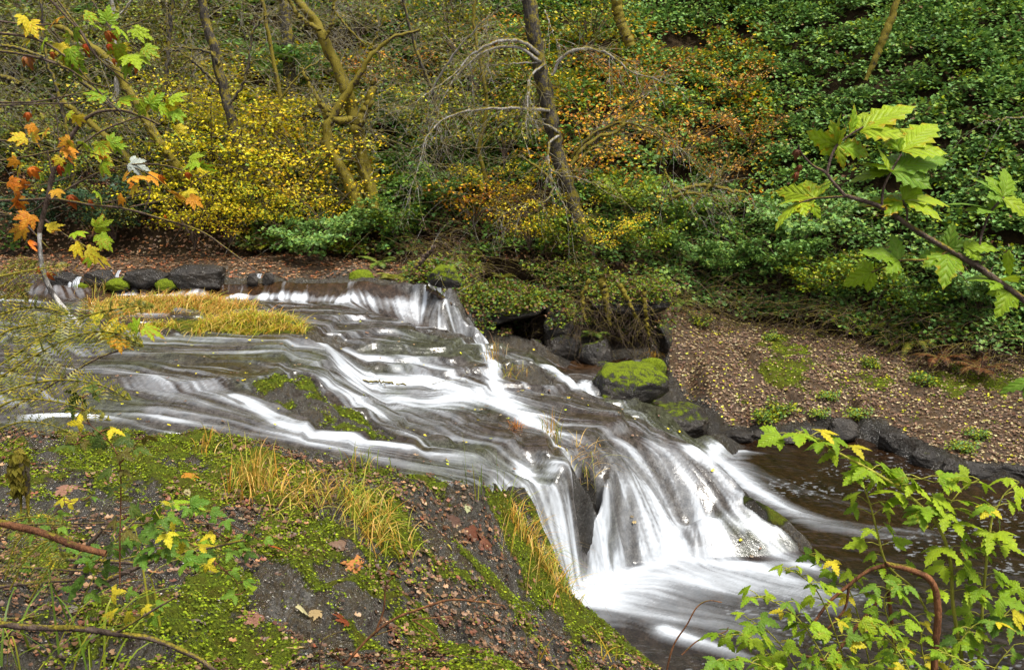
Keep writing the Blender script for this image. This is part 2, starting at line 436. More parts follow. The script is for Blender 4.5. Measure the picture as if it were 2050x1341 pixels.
def H(x, y):
    x = np.asarray(x, float); y = np.asarray(y, float)
    f = bil(HF, x, y, HX0, HY0, HH)
    inside = (x > HX0) & (x < HX0 + HH * (HNX - 2)) & (y > HY0) & (y < HY0 + HH * (HNY - 2))
    zc = bil(HC, x, y, CXc, CYc, CH)
    c = hillmix(zc, x, y)
    c = np.where(np.isnan(c), 4.0, c) + sstep(-1.2, .3, y - np.interp(x, FX, FY)) * (fbm(x * 1.2, y * 1.2, 61, 4) - .5) * .5
    return np.where(inside, f, c)
def Hs(x, y):
    return bil(HS, np.asarray(x, float), np.asarray(y, float), HX0, HY0, HH)
def hit(px, py, fn=None):
    """where the sight line through a photo pixel meets the ground"""
    fn = fn or H
    d = ray(px, py)
    t = np.arange(4.5, 45, .02)
    g = (CAMZ + d[2] * t) - fn(d[0] * t, d[1] * t)
    k = np.argmax(g < 0)
    if not (g < 0).any(): k = len(t) - 1
    return np.array([d[0] * t[k], d[1] * t[k], CAMZ + d[2] * t[k]])
# ------------------------------------------------------------------ where the water runs
def Hw(x, y): return np.maximum(Hs(x, y), 0.0)
def hp(pts): return [hit(px, py, Hw)[:2] for px, py in pts]
WET = [(-150, 566), (0, 566), (300, 566), (560, 566), (800, 572), (870, 590), (905, 612), (940, 640), (972, 674), (1010, 705), (1085, 712), (1128, 738), (1185, 788), (1300, 850),
       (1404, 896), (1440, 935), (1490, 985), (1470, 1010), (1540, 1060), (1600, 1096), (1610, 1112), (1500, 1128), (1350, 1135), (1250, 1160), (1180, 1190), (1150, 1185),
       (1092, 1080), (1062, 995), (1020, 980), (940, 978), (860, 968), (760, 948), (640, 915), (560, 898), (470, 880), (400, 872), (300, 874), (150, 868), (-150, 878)]
HOLES = [[(500, 772), (540, 752), (600, 752), (628, 765), (650, 800), (700, 822), (745, 842), (800, 878), (832, 888), (800, 890), (740, 880), (690, 872), (600, 838), (556, 808), (500, 790)],
         [(180, 606), (300, 598), (430, 600), (480, 612), (520, 618), (540, 628), (430, 634), (300, 634), (190, 640)],
         [(270, 650), (400, 640), (560, 640), (600, 652), (616, 664), (610, 675), (520, 671), (380, 669), (250, 667)],
         [(1000, 735), (1030, 728), (1095, 738), (1125, 760), (1160, 782), (1110, 778), (1050, 768), (1010, 752)],
         [(1158, 950), (1195, 950), (1215, 975), (1205, 1010), (1190, 1120), (1165, 1110), (1150, 1040), (1148, 970)],
         [(605, 677), (655, 672), (690, 678), (735, 690), (690, 694), (640, 690)],
         [(820, 658), (870, 664), (960, 678), (975, 690), (930, 684), (860, 672)]]
CHAN = [(1085, 742), (1140, 724), (1190, 722), (1250, 718), (1300, 724), (1310, 742), (1250, 757), (1215, 772), (1180, 795), (1150, 800), (1110, 780)]
WX0, WY0, WH, WNX, WNY = -12.5, 8.3, 0.025, 920, 600
wx, wy = np.meshgrid(WX0 + WH * np.arange(WNX), WY0 + WH * np.arange(WNY))
def soft_mask(x, y, jit=.12):
    jx = x + jit * (fbm(x * 2.2, y * 2.2, 71, 3) - .5) * 2; jy = y + jit * (fbm(x * 2.2, y * 2.2, 72, 3) - .5) * 2
    m = in_poly(jx, jy, hp(WET))
    for h_ in HOLES: m &= ~in_poly(jx, jy, hp(h_))
    # the apron's far edge and the channel behind it
    m |= in_poly(jx, jy, hp(CHAN))
    m |= in_poly(jx, jy, [(-2.2, 20.6), (-1.2, 19.6), (-.4, 18.6), (.6, 18.0), (1.6, 17.6), (2.6, 18.2), (3.0, 17.0), (4.0, 16.2), (3.2, 14.8), (2.2, 15.2), (1.4, 16.4), (0, 17.2), (-.8, 17.9), (-1.3, 18.3)])
    return m
wet = blur(soft_mask(wx, wy).astype(float), 2.0)
bed = Hs(wx, wy)
pool = bed < 0.0

# strokes: photo-pixel line on the water, half width (m) start/end, foam start/end.  They also steer the flow.
ST_ = [
    # shallow upper stream (left)
    ([(-100, 575), (150, 578), (450, 577), (700, 582), (860, 590)], .6, .5, .0, .0),
    ([(-100, 590), (60, 588), (180, 592)], .3, .25, .45, .4),
    ([(-100, 600), (50, 610), (180, 625), (300, 637), (430, 634), (560, 634), (640, 650), (700, 668)], .28, .2, .55, .35),
    ([(-100, 640), (100, 650), (250, 672), (400, 685), (560, 690), (640, 700), (680, 735), (720, 780), (800, 815)], .4, .3, .3, .55),
    ([(-100, 690), (100, 700), (300, 712), (480, 708), (600, 720), (660, 750), (705, 795), (760, 835)], .4, .2, .25, .7),
    ([(-100, 730), (100, 735), (250, 752), (360, 790), (430, 815), (500, 828)], .4, .3, .35, .35),
    ([(150, 742), (260, 738), (330, 755), (400, 785), (470, 820)], .3, .25, .5, .4),
    ([(-100, 790), (60, 800), (200, 820), (350, 835), (450, 845)], .3, .25, .2, .3),
    ([(60, 845), (200, 842), (330, 848), (430, 855), (520, 870), (640, 895)], .16, .22, .45, .5),
    # side fall and branch along the shelf
    ([(470, 800), (505, 812), (535, 828), (560, 848), (610, 872), (700, 890)], .14, .25, .75, .6),
    ([(506, 818), (530, 832), (552, 850), (600, 868)], .16, .12, 1.0, .8),
    ([(600, 866), (700, 893), (800, 908), (900, 925), (1000, 942), (1060, 958)], .2, .25, .6, .55),
    ([(560, 880), (700, 915), (820, 935), (940, 950), (1020, 960)], .22, .2, .35, .45),
    ([(620, 880), (720, 890), (820, 905)], .08, .12, .8, .7),
    ([(1050, 950), (1075, 985), (1110, 1060), (1160, 1130), (1200, 1165)], .22, .34, .95, 1.0),
    ([(1110, 945), (1140, 985), (1165, 1040), (1200, 1110), (1240, 1145)], .18, .27, .85, .95),
    ([(1145, 930), (1160, 960)], .03, .03, .5, .5),
    # slide and white basin
    ([(640, 684), (675, 715), (700, 755), (750, 795), (830, 812), (920, 800)], .2, .5, .85, .9),
    ([(690, 705), (740, 722), (830, 728), (900, 750), (960, 785), (1000, 805), (1020, 820)], .12, .16, .75, .9),
    ([(705, 745), (780, 770), (860, 768), (930, 785), (990, 800)], .45, .34, 1.0, .75),
    ([(730, 785), (800, 800), (880, 790), (960, 800)], .45, .3, .95, .5),
    ([(800, 715), (870, 718), (925, 735), (975, 752), (1000, 790)], .10, .12, .8, .9),
    ([(790, 820), (850, 832), (930, 868), (1010, 905), (1090, 925), (1150, 930)], .35, .3, .6, .15),
    ([(720, 815), (790, 855), (850, 890), (940, 915), (1040, 935)], .25, .22, .5, .3),
    ([(650, 765), (700, 800), (745, 838), (810, 876)], .10, .08, .65, .5),
    # middle channel
    ([(970, 705), (985, 735), (990, 770), (1010, 805), (1050, 845), (1100, 875)], .10, .24, .9, 1.0),
    ([(1000, 812), (1060, 852), (1110, 885), (1160, 905), (1220, 930)], .26, .10, 1.0, .25),
    ([(1075, 860), (1110, 895), (1145, 915)], .07, .05, 1.0, .9),
    ([(985, 770), (1050, 790), (1130, 800), (1210, 820), (1280, 860), (1330, 885)], .14, .12, .45, .05),
    ([(1040, 830), (1130, 855), (1220, 880), (1280, 892)], .14, .10, .7, .10),
    ([(1000, 800), (1040, 808), (1090, 820), (1150, 838)], .2, .1, .9, .3),
    ([(980, 690), (1030, 705), (1080, 718)], .12, .08, .5, .3),
    ([(890, 678), (930, 690), (970, 700)], .06, .08, .6, .8),
    ([(1140, 790), (1250, 835), (1350, 880)], .35, .3, .12, .1),
    ([(1095, 735), (1120, 748), (1140, 768), (1165, 778)], .18, .2, .9, .95),
    # upper ledges
    ([(230, 592), (400, 596), (560, 597), (680, 603)], -.16, .16, .85, .95),
    ([(690, 603), (760, 608), (830, 622), (890, 645)], -.30, .34, .95, .9),
    ([(840, 600), (890, 622), (930, 650)], -.25, .25, .95, .9),
    ([(690, 601), (740, 604), (790, 610), (840, 620)], -.22, .3, .95, .95), ([(760, 618), (820, 634), (880, 650), (930, 664)], -.2, .25, .9, .9),
    ([(560, 604), (650, 612), (700, 618)], .18, .12, .55, .6),
    ([(480, 612), (560, 622), (640, 624), (720, 632), (790, 640)], .12, .1, .4, .5),
    ([(640, 632), (720, 640), (800, 648), (850, 660)], .08, .08, .85, .95),
    
    ([(650, 660), (720, 664), (800, 670), (860, 682)], .10, .08, .4, .25),
    # big right fall and dome
    ([(1240, 895), (1275, 920), (1310, 960), (1340, 1010), (1365, 1060)], .16, .25, .7, .85),
    ([(1310, 900), (1350, 930), (1385, 975), (1410, 1030), (1440, 1070)], .2, .3, .8, .9),
    ([(1385, 900), (1430, 940), (1470, 990), (1480, 1030), (1540, 1080)], .16, .2, .8, .85),
    ([(1400, 1040), (1410, 1080), (1400, 1125)], .25, .2, .85, .8),
    ([(1450, 1040), (1500, 1070), (1560, 1110)], .2, .18, .75, .8),
    ([(1230, 960), (1225, 1010), (1215, 1080), (1220, 1150)], .12, .2, .55, .6),
    ([(1260, 960), (1280, 1020), (1300, 1080), (1310, 1140)], .12, .25, .6, .75),
    ([(1180, 850), (1280, 880), (1350, 900)], .3, .25, .05, .1),
    # pool in front of the falls
    ([(1170, 1190), (1250, 1185), (1340, 1165), (1450, 1190), (1600, 1230)], .35, .3, 1.0, .25),
    ([(1230, 1165), (1330, 1130), (1430, 1150), (1560, 1165), (1700, 1190)], .35, .25, 1.0, .3),
    ([(1340, 1110), (1370, 1105), (1430, 1140), (1560, 1140), (1640, 1150)], .25, .2, 1.0, .35),
    ([(1190, 1205), (1300, 1230), (1450, 1250), (1600, 1290)], .25, .4, .75, .15),
    ([(1200, 1225), (1300, 1270), (1400, 1340)], .35, .5, .12, .0),
    ([(1330, 1265), (1390, 1285), (1450, 1300), (1500, 1320)], .18, .12, .95, .4),
    ([(1430, 1190), (1560, 1215), (1700, 1290)], .3, .4, .45, .05),
    ([(1200, 1190), (1330, 1165), (1440, 1160), (1580, 1180)], -.75, .6, .95, .6),
    ([(1300, 1215), (1420, 1215), (1600, 1245)], -.5, .6, .55, .25),
    ([(1350, 1115), (1440, 1135), (1560, 1135), (1620, 1135)], -.22, .22, 1.0, .7),
    # pool behind the ridge
    ([(1440, 925), (1500, 975), (1570, 1020), (1640, 1050), (1730, 1065), (1850, 1070)], .22, .35, .9, .25),
    ([(1430, 905), (1500, 940), (1600, 985), (1720, 1020)], .2, .3, .35, .2),
    ([(1390, 905), (1430, 900), (1490, 905)], .22, .16, 1.0, .7),
    ([(1420, 925), (1480, 915)], .08, .05, .7, .5),
    ([(1500, 900), (1700, 930), (1900, 1000), (2100, 1060)], .5, .5, .0, .0),
    ([(1550, 950), (1750, 1040), (2000, 1100)], .4, .5, .1, .0),
    ([(1600, 1120), (1800, 1180), (2050, 1260)], .6, .8, .05, .0),
]
vx = np.zeros_like(wx); vy = np.zeros_like(wx); ww = np.zeros_like(wx); foam = np.zeros_like(wx)
for pts, w0, w1, f0, f1 in ST_:
    P = hp(pts)
    lo = np.min(P, 0) - 1.6; hi_ = np.max(P, 0) + 1.6
    i0, i1 = np.clip([(lo[0] - WX0) / WH, (hi_[0] - WX0) / WH], 0, WNX).astype(int)
    j0, j1 = np.clip([(lo[1] - WY0) / WH, (hi_[1] - WY0) / WH], 0, WNY).astype(int)
    if i1 - i0 < 2 or j1 - j0 < 2: continue
    sl_ = (slice(j0, j1), slice(i0, i1))
    d, par, tx, ty = seg_dist(wx[sl_], wy[sl_], P)
    f = par / (len(P) - 1); w = abs(w0) + (abs(w1) - abs(w0)) * f
    k = 1.0 / (d * d + .02)
    if w0 > 0: vx[sl_] += tx * k; vy[sl_] += ty * k
    foam[sl_] = np.maximum(foam[sl_], (f0 + (f1 - f0) * f) * np.exp(-(d / w) ** 2 * 1.1))
gyy, gxx = np.gradient(blur(bed, 2.0), WH)
slope = np.hypot(gxx, gyy)
sw = np.clip(slope, 0, 3) ** 1.3 * 60 * (1 + 5 * sstep(17.2, 18.2, wy))
vx = vx - gxx / (slope + .01) * sw + .35 * 1.0; vy = vy - gyy / (slope + .01) * sw - .35 * .5
vx = blur(vx, 3); vy = blur(vy, 3)
nn = np.hypot(vx, vy) + 1e-9; vx /= nn; vy /= nn
def lic(src, vx, vy, n, step=1.0, back=None):
    acc = src.copy(); wsum = 1.0
    J, I = np.mgrid[0:src.shape[0], 0:src.shape[1]].astype(np.float32)
    J = J.astype(np.float32); I = I.astype(np.float32)
    for sgn, m in ((-1, n), (1, n if back is None else back)):
        x = I.copy(); y = J.copy()
        for k in range(m):
            xi = np.clip(np.rint(x), 0, src.shape[1] - 1).astype(np.int32); yi = np.clip(np.rint(y), 0, src.shape[0] - 1).astype(np.int32)
            x = x + sgn * step * vx[yi, xi]; y = y + sgn * step * vy[yi, xi]
            xi = np.clip(np.rint(x), 0, src.shape[1] - 1).astype(np.int32); yi = np.clip(np.rint(y), 0, src.shape[0] - 1).astype(np.int32)
            w = 1 - .8 * k / m
            acc += w * src[yi, xi]; wsum += w
    return acc / wsum
vx = vx.astype(np.float32); vy = vy.astype(np.float32)
def norm(a):
    return (a - a.mean()) / a.std()
n1 = blur(rng.random(wx.shape).astype(np.float32), .7)
n2 = blur(rng.random(wx.shape).astype(np.float32), 2.2)
n3 = blur(rng.random(wx.shape).astype(np.float32), 4.5)
L1 = norm(lic(n1, vx, vy, 26)); L2 = norm(lic(n2, vx, vy, 34)); L3 = norm(lic(n3, vx, vy, 30, 1.5))
zw0 = bed
sf = sstep(.55, 1.5, slope) * (1 - .85 * sstep(13.1, 13.6, wy) * sstep(17.2, 16.5, wy)) * (bed > -.25) * (wet > .4)
foam = foam * (1 - .12 * sf)
foam = np.maximum(foam, sf * .55)
foam = np.maximum(foam, lic(foam.astype(np.float32), vx, vy, 18, 1.2, back=2) * .9)
for pts, w in [([(1262, 1012), (1268, 1060), (1272, 1115)], .07), ([(1338, 985), (1352, 1015), (1362, 1045)], .07), ([(1238, 975), (1232, 1040), (1222, 1120)], .05), ([(1180, 932), (1215, 935), (1248, 930)], .10),
               ([(1400, 985), (1418, 1020)], .05), ([(1120, 960), (1150, 1040), (1172, 1120)], .04), ([(1300, 925), (1318, 960)], .05), ([(1500, 1075), (1530, 1100)], .05), ([(850, 712), (900, 716), (960, 735)], .16), ([(1100, 700), (1120, 718)], .08)]:
    P = hp(pts); d = seg_dist(wx, wy, P)[0]; foam = foam * (1 - .85 * np.exp(-(d / w) ** 2)); sf = sf * (1 - .6 * np.exp(-(d / w) ** 2))
base = np.clip(foam, 0, 1)
n0 = rng.random(wx.shape).astype(np.float32)
L0 = norm(lic(n0, vx, vy, 22))
patch = sstep(.35, .65, fbm(wx * 1.5, wy * 2.2, 77, 3))
streak = .16 * L0 + .22 * L1 + .24 * L2 + .16 * L3
mid = np.clip(base * (1.15 - base) * 3.2, 0, 1)
foamv = base ** 1.35 * (.82 + .28 * patch) + streak * (.08 + .46 * mid + .22 * sf) * np.clip(.15 + base * 3, 0, 1)
thin = (1 - pool) * np.clip(.05 + .30 * np.maximum(.55 * L0 + .6 * L1 + .45 * L2 - .25, 0) * (.45 + .8 * patch), 0, .50)
foamv = np.clip(np.maximum(foamv, thin), 0, 1)
veil = np.clip(.34 + .10 * L3 + .08 * L2, .15, .6) * sf
foamv = np.maximum(foamv, veil)
foamv = foamv - sstep(17.2, 18.0, wy) * base * np.clip(blur(-.6 * L1 - .5 * L0, 1.0) + .1, 0, .5) * .7
_b = np.clip(base ** 1.3 * 1.05 + .45 * (fbm(wx * 3.4, wy * 4.6, 87, 4) - .5) * sstep(.05, .5, base) + .05 * L2 * base, 0, 1)
foamv = np.where(zw0 < .10, .42 * foamv + .58 * blur(_b, 2.0), foamv)
fleck = sstep(.66, .74, fbm(wx * 16, wy * 24, 85, 2)) * sstep(.50, .62, fbm(wx * .9, wy * 1.3, 86, 3)) * pool * .55
foamv = np.clip(np.maximum(foamv, fleck), 0, 1)
foamv = foamv * .72 + blur(foamv, 1.3) * .28
rip = (fbm(wx * 1.3, wy * 2.6, 81, 3) - .5)
ripf = (fbm(wx * 5, wy * 9, 82, 3) - .5)
calm = np.clip(1 - slope * 1.5, 0, 1)
zt = bed + .035 + (.010 * L2 + .016 * L3 + .003 * L1) * (.10 + .90 * calm) + .03 * rip * calm
edge = 1 - sstep(.05, .6, wet)
zt = zt - edge * .14
zp = 0.026 * rip + .016 * ripf + .006 * (fbm(wx * 13, wy * 22, 84, 2) - .5) + .006 * L3 + .05 * base + .02 * base * (fbm(wx * 3, wy * 3, 83, 3) - .5) * 2
zw = np.where(wet > .03, np.maximum(zt, np.where(bed < .12, zp, -9)), zp)
keepv = (wet > .03) | (bed < .06)
kf = keepv[:-1, :-1] & keepv[1:, :-1] & keepv[:-1, 1:] & keepv[1:, 1:]
# colour character of the water body: brown clear pool, green glassy slides, grey wet film
tint = np.where(pool, 0.0, 1.0)
wcol = np.zeros(wx.shape + (3,))
brown = np.array([.024, .013, .006]); grey = np.array([.046, .043, .041]); green = np.array([.040, .052, .026]); black = np.array([.008, .007, .006])
nz = fbm(wx * .6, wy * .9, 91, 4)
upper = sstep(18.5, 19.5, wy)
wcol[:] = grey
gz = sstep(.5, .62, nz)[..., None]
wcol = wcol * (1 - .55 * gz) + green * .55 * gz
bz = sstep(.52, .64, fbm(wx * .9 + 7, wy * 1.4, 92, 4))[..., None]
wcol = wcol * (1 - .5 * bz) + brown * .5 * bz
wcol = wcol * (1 - upper[..., None]) + brown * 1.3 * upper[..., None]
fr = sstep(12.2, 11.2, wy)[..., None]
pc = brown * (.25 + .9 * nz[..., None]) * (1 - fr) + (black * 1.3 + .25 * brown) * fr
wcol = wcol * (1 - .8 * sf[..., None]) + np.array([.10, .105, .11]) * .8 * sf[..., None]
wcol = np.where(pool[..., None], pc, wcol)

vid = -np.ones(wx.size, np.int64)
def water_object(name, region, label=None):
    f = grid_faces(WNX, WNY, kf & region)
    u, inv = np.unique(f, return_inverse=True)
    me = make_mesh(name, np.stack([wx.ravel()[u], wy.ravel()[u], zw.ravel()[u]], 1), flat=(inv.reshape(-1), np.full(len(f), 4)),
                   cols={"foam": foamv.ravel()[u], "tint": wcol.reshape(-1, 3)[u], "streak": (L1 * .5 + L2).ravel()[u]})
    return me, u
m = NT("stream_water_surface")
fo = m.attr("foam").outputs["Fac"]; ti = m.attr("tint").outputs["Color"]; sk = m.attr("streak").outputs["Fac"]
mp = m.mapping((1, 1, 1))
nf = m.noise(26, 3, .6, mp)
f2 = m.math('ADD', fo, m.math('MULTIPLY', m.math('SUBTRACT', nf, .5), .10), True)
fc = m.ramp(f2, [(0.10, (0, 0, 0)), (0.45, (.22, .22, .22)), (.72, (.62, .62, .62)), (1.0, (1, 1, 1))])
rn = m.noise(9, 6, .75, m.mapping((1, .4, 1), (0, 0, math.radians(32)))); rn2 = m.noise(46, 4, .7, mp)
rk = m.ramp(m.math('ADD', m.math('MULTIPLY', rn, .6), m.math('MULTIPLY', rn2, .4)), [(.36, (.12, .10, .09)), (.47, (.7, .62, .55)), (.56, (1.4, 1.3, 1.2)), (.66, (2.4, 2.3, 2.15))])
ti2 = m.mix(1.0, ti, rk, 'MULTIPLY')
col = m.mix(fc, ti2, (.60, .645, .71))
ro = m.math('ADD', m.math('MULTIPLY', fc, .5), .10)
bp = m.bump(m.math('ADD', m.math('MULTIPLY', m.noise(14, 4, .6, mp), .6), m.math('ADD', m.math('MULTIPLY', sk, .16), m.math('MULTIPLY', rn2, .25))), .5, .02)
WATER_MAT = m.out(col, ro, .5, bp)
lowz = zw[:-1, :-1] < .16
steepf = (slope[:-1, :-1] > .55)
regs = {}
HDfl = hillmix
poolreg = lowz & pool[:-1, :-1]
up_fall = in_poly(wx[:-1, :-1], wy[:-1, :-1], hp([(690, 592), (780, 590), (860, 590), (890, 598), (978, 668), (982, 684), (930, 678), (850, 668), (750, 632), (690, 612)]))
mid_fall = in_poly(wx[:-1, :-1], wy[:-1, :-1], [tuple(p) for p in hp([(1232, 888), (1300, 898), (1390, 888), (1412, 894), (1500, 985), (1620, 1100), (1600, 1125), (1500, 1129), (1350, 1132), (1325, 1120), (1200, 1165), (1205, 1000), (1235, 950)])])
near_fall = in_poly(wx[:-1, :-1], wy[:-1, :-1], hp([(1038, 946), (1100, 938), (1150, 928), (1168, 960), (1200, 1000), (1190, 1120), (1240, 1150), (1180, 1185), (1148, 1192), (1080, 1060)]))
mid_fall &= ~poolreg; near_fall &= ~poolreg & ~mid_fall; up_fall &= ~mid_fall
rest = ~(up_fall | mid_fall | near_fall | poolreg)
for nm, rg, lb in (("stream", rest, "shallow creek spreading over the rock apron in silky streaks"),
                   ("plunge_pool", poolreg, "dark brown pool with white foam below the falls"),
                   ("waterfall", up_fall, "white curtain of water over the far curved ledge"),
                   ("waterfall", mid_fall, "broad white waterfall dropping beside the mossy ridge"),
                   ("waterfall", near_fall, "narrow white waterfall against the dark near rock")):
    me, u = water_object(nm, rg)
    tag(link(nm, me, WATER_MAT), lb, kind='structure')

# ------------------------------------------------------------------ the ground sheet
wetf = blur(soft_mask(gx, gy, .12).astype(float), 1.0)
RELs = REL * (1 - .8 * wetf)
HF = HF - REL + RELs
HF = HF - .06 * sstep(.3, 1, wetf)
xs = np.concatenate([-60 + 1.0 * np.arange(0, 40) * 1.15 , np.arange(-14, -12, .25), np.arange(-12, -8, .05), np.arange(-8, 3, .028), np.arange(3, 9.5, .045), np.arange(9.5, 13, .2), np.linspace(13.2, 60, 40)])
xs = np.unique(xs.round(4))
ys = np.concatenate([np.linspace(-60, 1.5, 50), np.arange(2, 5.4, .15), np.arange(5.4, 11.4, .028), np.arange(11.4, 20.5, .045), np.arange(20.5, 30, .14), np.arange(30.2, 46, .5), np.linspace(47, 160, 40)])
ys = np.unique(ys.round(4))
tx_, ty_ = np.meshgrid(xs, ys)
tz_ = H(tx_, ty_)
_nw = sstep(12.5, 11, ty_) * sstep(5, 5.6, ty_)
_u = tx_ * .62 - ty_ * .78; _v = tx_ * .78 + ty_ * .62
_k = fbm(_v * 9 + 3 * fbm(tx_, ty_, 5, 3), _u * 4, 121, 4)
tz_ = tz_ + _nw * ((_k - .5) * .075 - .05 * sstep(.06, .0, np.abs(fbm(_v * 3.1, _u * 1.7, 122, 3) - .5)) + (vnoise(tx_ * 26, ty_ * 26, 123) - .5) * .016)
# ------------------------------------------------------------------ moss, wetness, litter as properties of the ground
def poly_w(x, y, px_poly, soft=.15):
    P = hp(px_poly)
    ins = in_poly(x, y, P); d, _, _, _ = seg_dist(x, y, P + [P[0]])
    return np.where(ins, sstep(-soft, soft, d), sstep(-soft, soft, -d))
def ground_props(x, y, z):
    uu = x * .62 - y * .78; vv = x * .78 + y * .62
    wp = fbm(x * .5, y * .5, 11, 3) * 1.6
    big = fbm(x * .55, y * .55, 101, 4)
    fine = fbm(x * 2.4, y * 2.4, 102, 4)
    lin = fbm(vv * 3.0 + wp * 2, uu * .55, 103, 4)
    shelf = poly_w(x, y, [(-200, 865), (150, 868), (400, 874), (560, 900), (760, 950), (940, 980), (1020, 985), (1062, 1000), (1150, 1195), (1320, 1341), (1500, 1600), (-400, 1600)], .1)
    ridge = np.exp(-(seg_dist(x, y, hp([(1000, 1010), (1040, 1110), (1120, 1195), (1200, 1250), (1320, 1335), (1400, 1420)]))[0] / .28) ** 2)
    ridge2 = np.exp(-(seg_dist(x, y, hp([(660, 1060), (760, 1150), (850, 1250), (930, 1341)]))[0] / .12) ** 2)
    ridge3 = np.exp(-(seg_dist(x, y, hp([(560, 1110), (640, 1180), (740, 1190), (800, 1210)]))[0] / .09) ** 2)
    leftg = np.exp(-(seg_dist(x, y, hp([(0, 930), (250, 945), (420, 975), (560, 985)]))[0] / .8) ** 2)
    moss = shelf * sstep(.45, .61, lin * .50 + fine * .45 + big * .08 + .08 * leftg)
    moss = np.maximum(moss, shelf * sstep(.35, .6, ridge * .75 + fine * .35 - .1))
    moss = np.maximum(moss, shelf * sstep(.45, .6, ridge2 * .55 + fine * .5 - .12))
    moss = np.maximum(moss, shelf * sstep(.45, .6, ridge3 * .55 + fine * .5 - .12))
    m1 = poly_w(x, y, [(500, 772), (540, 752), (600, 752), (628, 765), (650, 800), (700, 822), (745, 842), (800, 878), (740, 885), (690, 878), (600, 845), (556, 815)], .12)
    moss = np.maximum(moss, m1 * sstep(.42, .56, fine * .6 + lin * .4))
    isl = np.maximum(poly_w(x, y, HOLES[1], .12), poly_w(x, y, HOLES[2], .12))
    moss = np.maximum(moss, isl * .8)
    rg = poly_w(x, y, [(1455, 985), (1510, 1000), (1560, 1030), (1600, 1062), (1570, 1060), (1500, 1040), (1462, 1010)], .06)
    moss = np.maximum(moss, rg * sstep(.4, .5, fine))
    slab = poly_w(x, y, [(1340, 640), (1500, 610), (1700, 660), (2200, 740), (2400, 925), (2060, 935), (1930, 920), (1860, 888), (1760, 836), (1660, 828), (1560, 852), (1460, 850), (1385, 792), (1340, 735)], .1)
    pm = np.exp(-(seg_dist(x, y, hp([(1560, 690), (1600, 720), (1590, 750)]))[0] / .6) ** 2)
    pm = np.maximum(pm, np.exp(-(seg_dist(x, y, hp([(1780, 760), (1900, 775), (2000, 760)]))[0] / .45) ** 2))
    moss = np.maximum(moss, slab * sstep(.42, .72, fine * .75 + .30 * pm + .02) * .9)
    hillw = sstep(-.4, .2, y - np.interp(x, FX, FY))
    bank = sstep(20.0, 21.5, y) * (1 - hillw)
    litter = np.maximum(slab, bank)
    return shelf, moss, litter, hillw, isl, slab
sh_, mo_, li_, hi2_, isl_, slab_ = ground_props(tx_, ty_, tz_)
ter_w = bil(wetf, tx_, ty_, HX0, HY0, HH)
tz_ = tz_ + mo_ * (.018 + .03 * (fbm(tx_ * 7, ty_ * 7, 111, 3) - .3)) * (1 - .6 * slab_)
ter_w = np.maximum(ter_w, ((tx_ > .1) & (tx_ < 3.6) & (ty_ > 10.4) & (ty_ < 14.5) & (tz_ < 1.5) & (sh_ < .5)) * 1.0)
ter_w = np.maximum(ter_w, ((li_ < .2) & (tx_ > 1.0) & (ty_ > 14) & (ty_ < 21) & (tz_ < 1.4)) * .8)
f = grid_faces(len(xs), len(ys))
me = make_mesh("ground", np.stack([tx_.ravel(), ty_.ravel(), tz_.ravel()], 1), flat=(f.reshape(-1), np.full(len(f), 4)),
               cols={"moss": mo_.ravel(), "litter": np.clip(li_, 0, 1).ravel(), "hill": hi2_.ravel(), "wet": ter_w.ravel(), "shelf": sh_.ravel()})
m = NT("bedrock_and_soil")
mp = m.mapping((1, 1, 1)); mpr = m.mapping((1.0, .35, 1), (0, 0, math.radians(38)))
a_m = m.attr("moss").outputs["Fac"]; a_l = m.attr("litter").outputs["Fac"]; a_h = m.attr("hill").outputs["Fac"]; a_w = m.attr("wet").outputs["Fac"]
r1 = m.noise(1.8, 6, .7, mpr); r2 = m.noise(11, 6, .75, mpr); r3 = m.noise(75, 4, .7, mp); r4 = m.noise(34, 4, .75, mpr)
rock = m.ramp(m.math('ADD', m.math('MULTIPLY', r1, .5), m.math('MULTIPLY', r2, .5)), [(.34, (.016, .012, .009)), (.42, (.07, .052, .038)), (.49, (.145, .135, .115)), (.55, (.12, .08, .030)), (.60, (.22, .205, .18)), (.70, (.34, .33, .30))])
spk = m.ramp(m.math('ADD', m.math('MULTIPLY', r3, .5), m.math('MULTIPLY', r4, .5)), [(.40, (0, 0, 0)), (.48, (.6, .6, .6)), (.56, (1, 1, 1))])
rock = m.mix(spk, m.mix(.82, rock, (.012, .009, .007)), rock)
rock = m.mix(m.ramp(r4, [(.60, (0, 0, 0)), (.70, (.6, .6, .6))]), rock, (.07, .075, .012))
ml = m.noise(60, 3, .7, mp); mb = m.noise(5, 3, .6, mp)
mossc = m.mix(m.ramp(ml, [(.35, (0, 0, 0)), (.65, (1, 1, 1))]), (.045, .065, .008), (.20, .26, .016))
mossc = m.mix(m.ramp(mb, [(.40, (0, 0, 0)), (.68, (1, 1, 1))]), mossc, (.11, .10, .012))
litc = m.ramp(m.noise(30, 4, .8, mp), [(.3, (.025, .014, .008)), (.5, (.10, .055, .028)), (.65, (.16, .09, .045)), (.75, (.22, .15, .08))])
soil = m.ramp(m.noise(8, 5, .75, mp), [(.3, (.012, .008, .004)), (.5, (.04, .025, .012)), (.7, (.07, .045, .015))])
edge_n = m.math('ADD', m.math('MULTIPLY', m.math('SUBTRACT', m.noise(22, 5, .75, mp), .5), 1.5), m.math('MULTIPLY', m.math('SUBTRACT', m.noise(4, 4, .7, mpr), .5), 1.2))
mm = m.ramp(m.math('ADD', a_m, edge_n), [(.50, (0, 0, 0)), (.68, (1, 1, 1))])
ll = m.ramp(m.math('ADD', a_l, edge_n), [(.40, (0, 0, 0)), (.75, (1, 1, 1))])
col = m.mix(m.math('MULTIPLY', ll, .55), rock, litc)
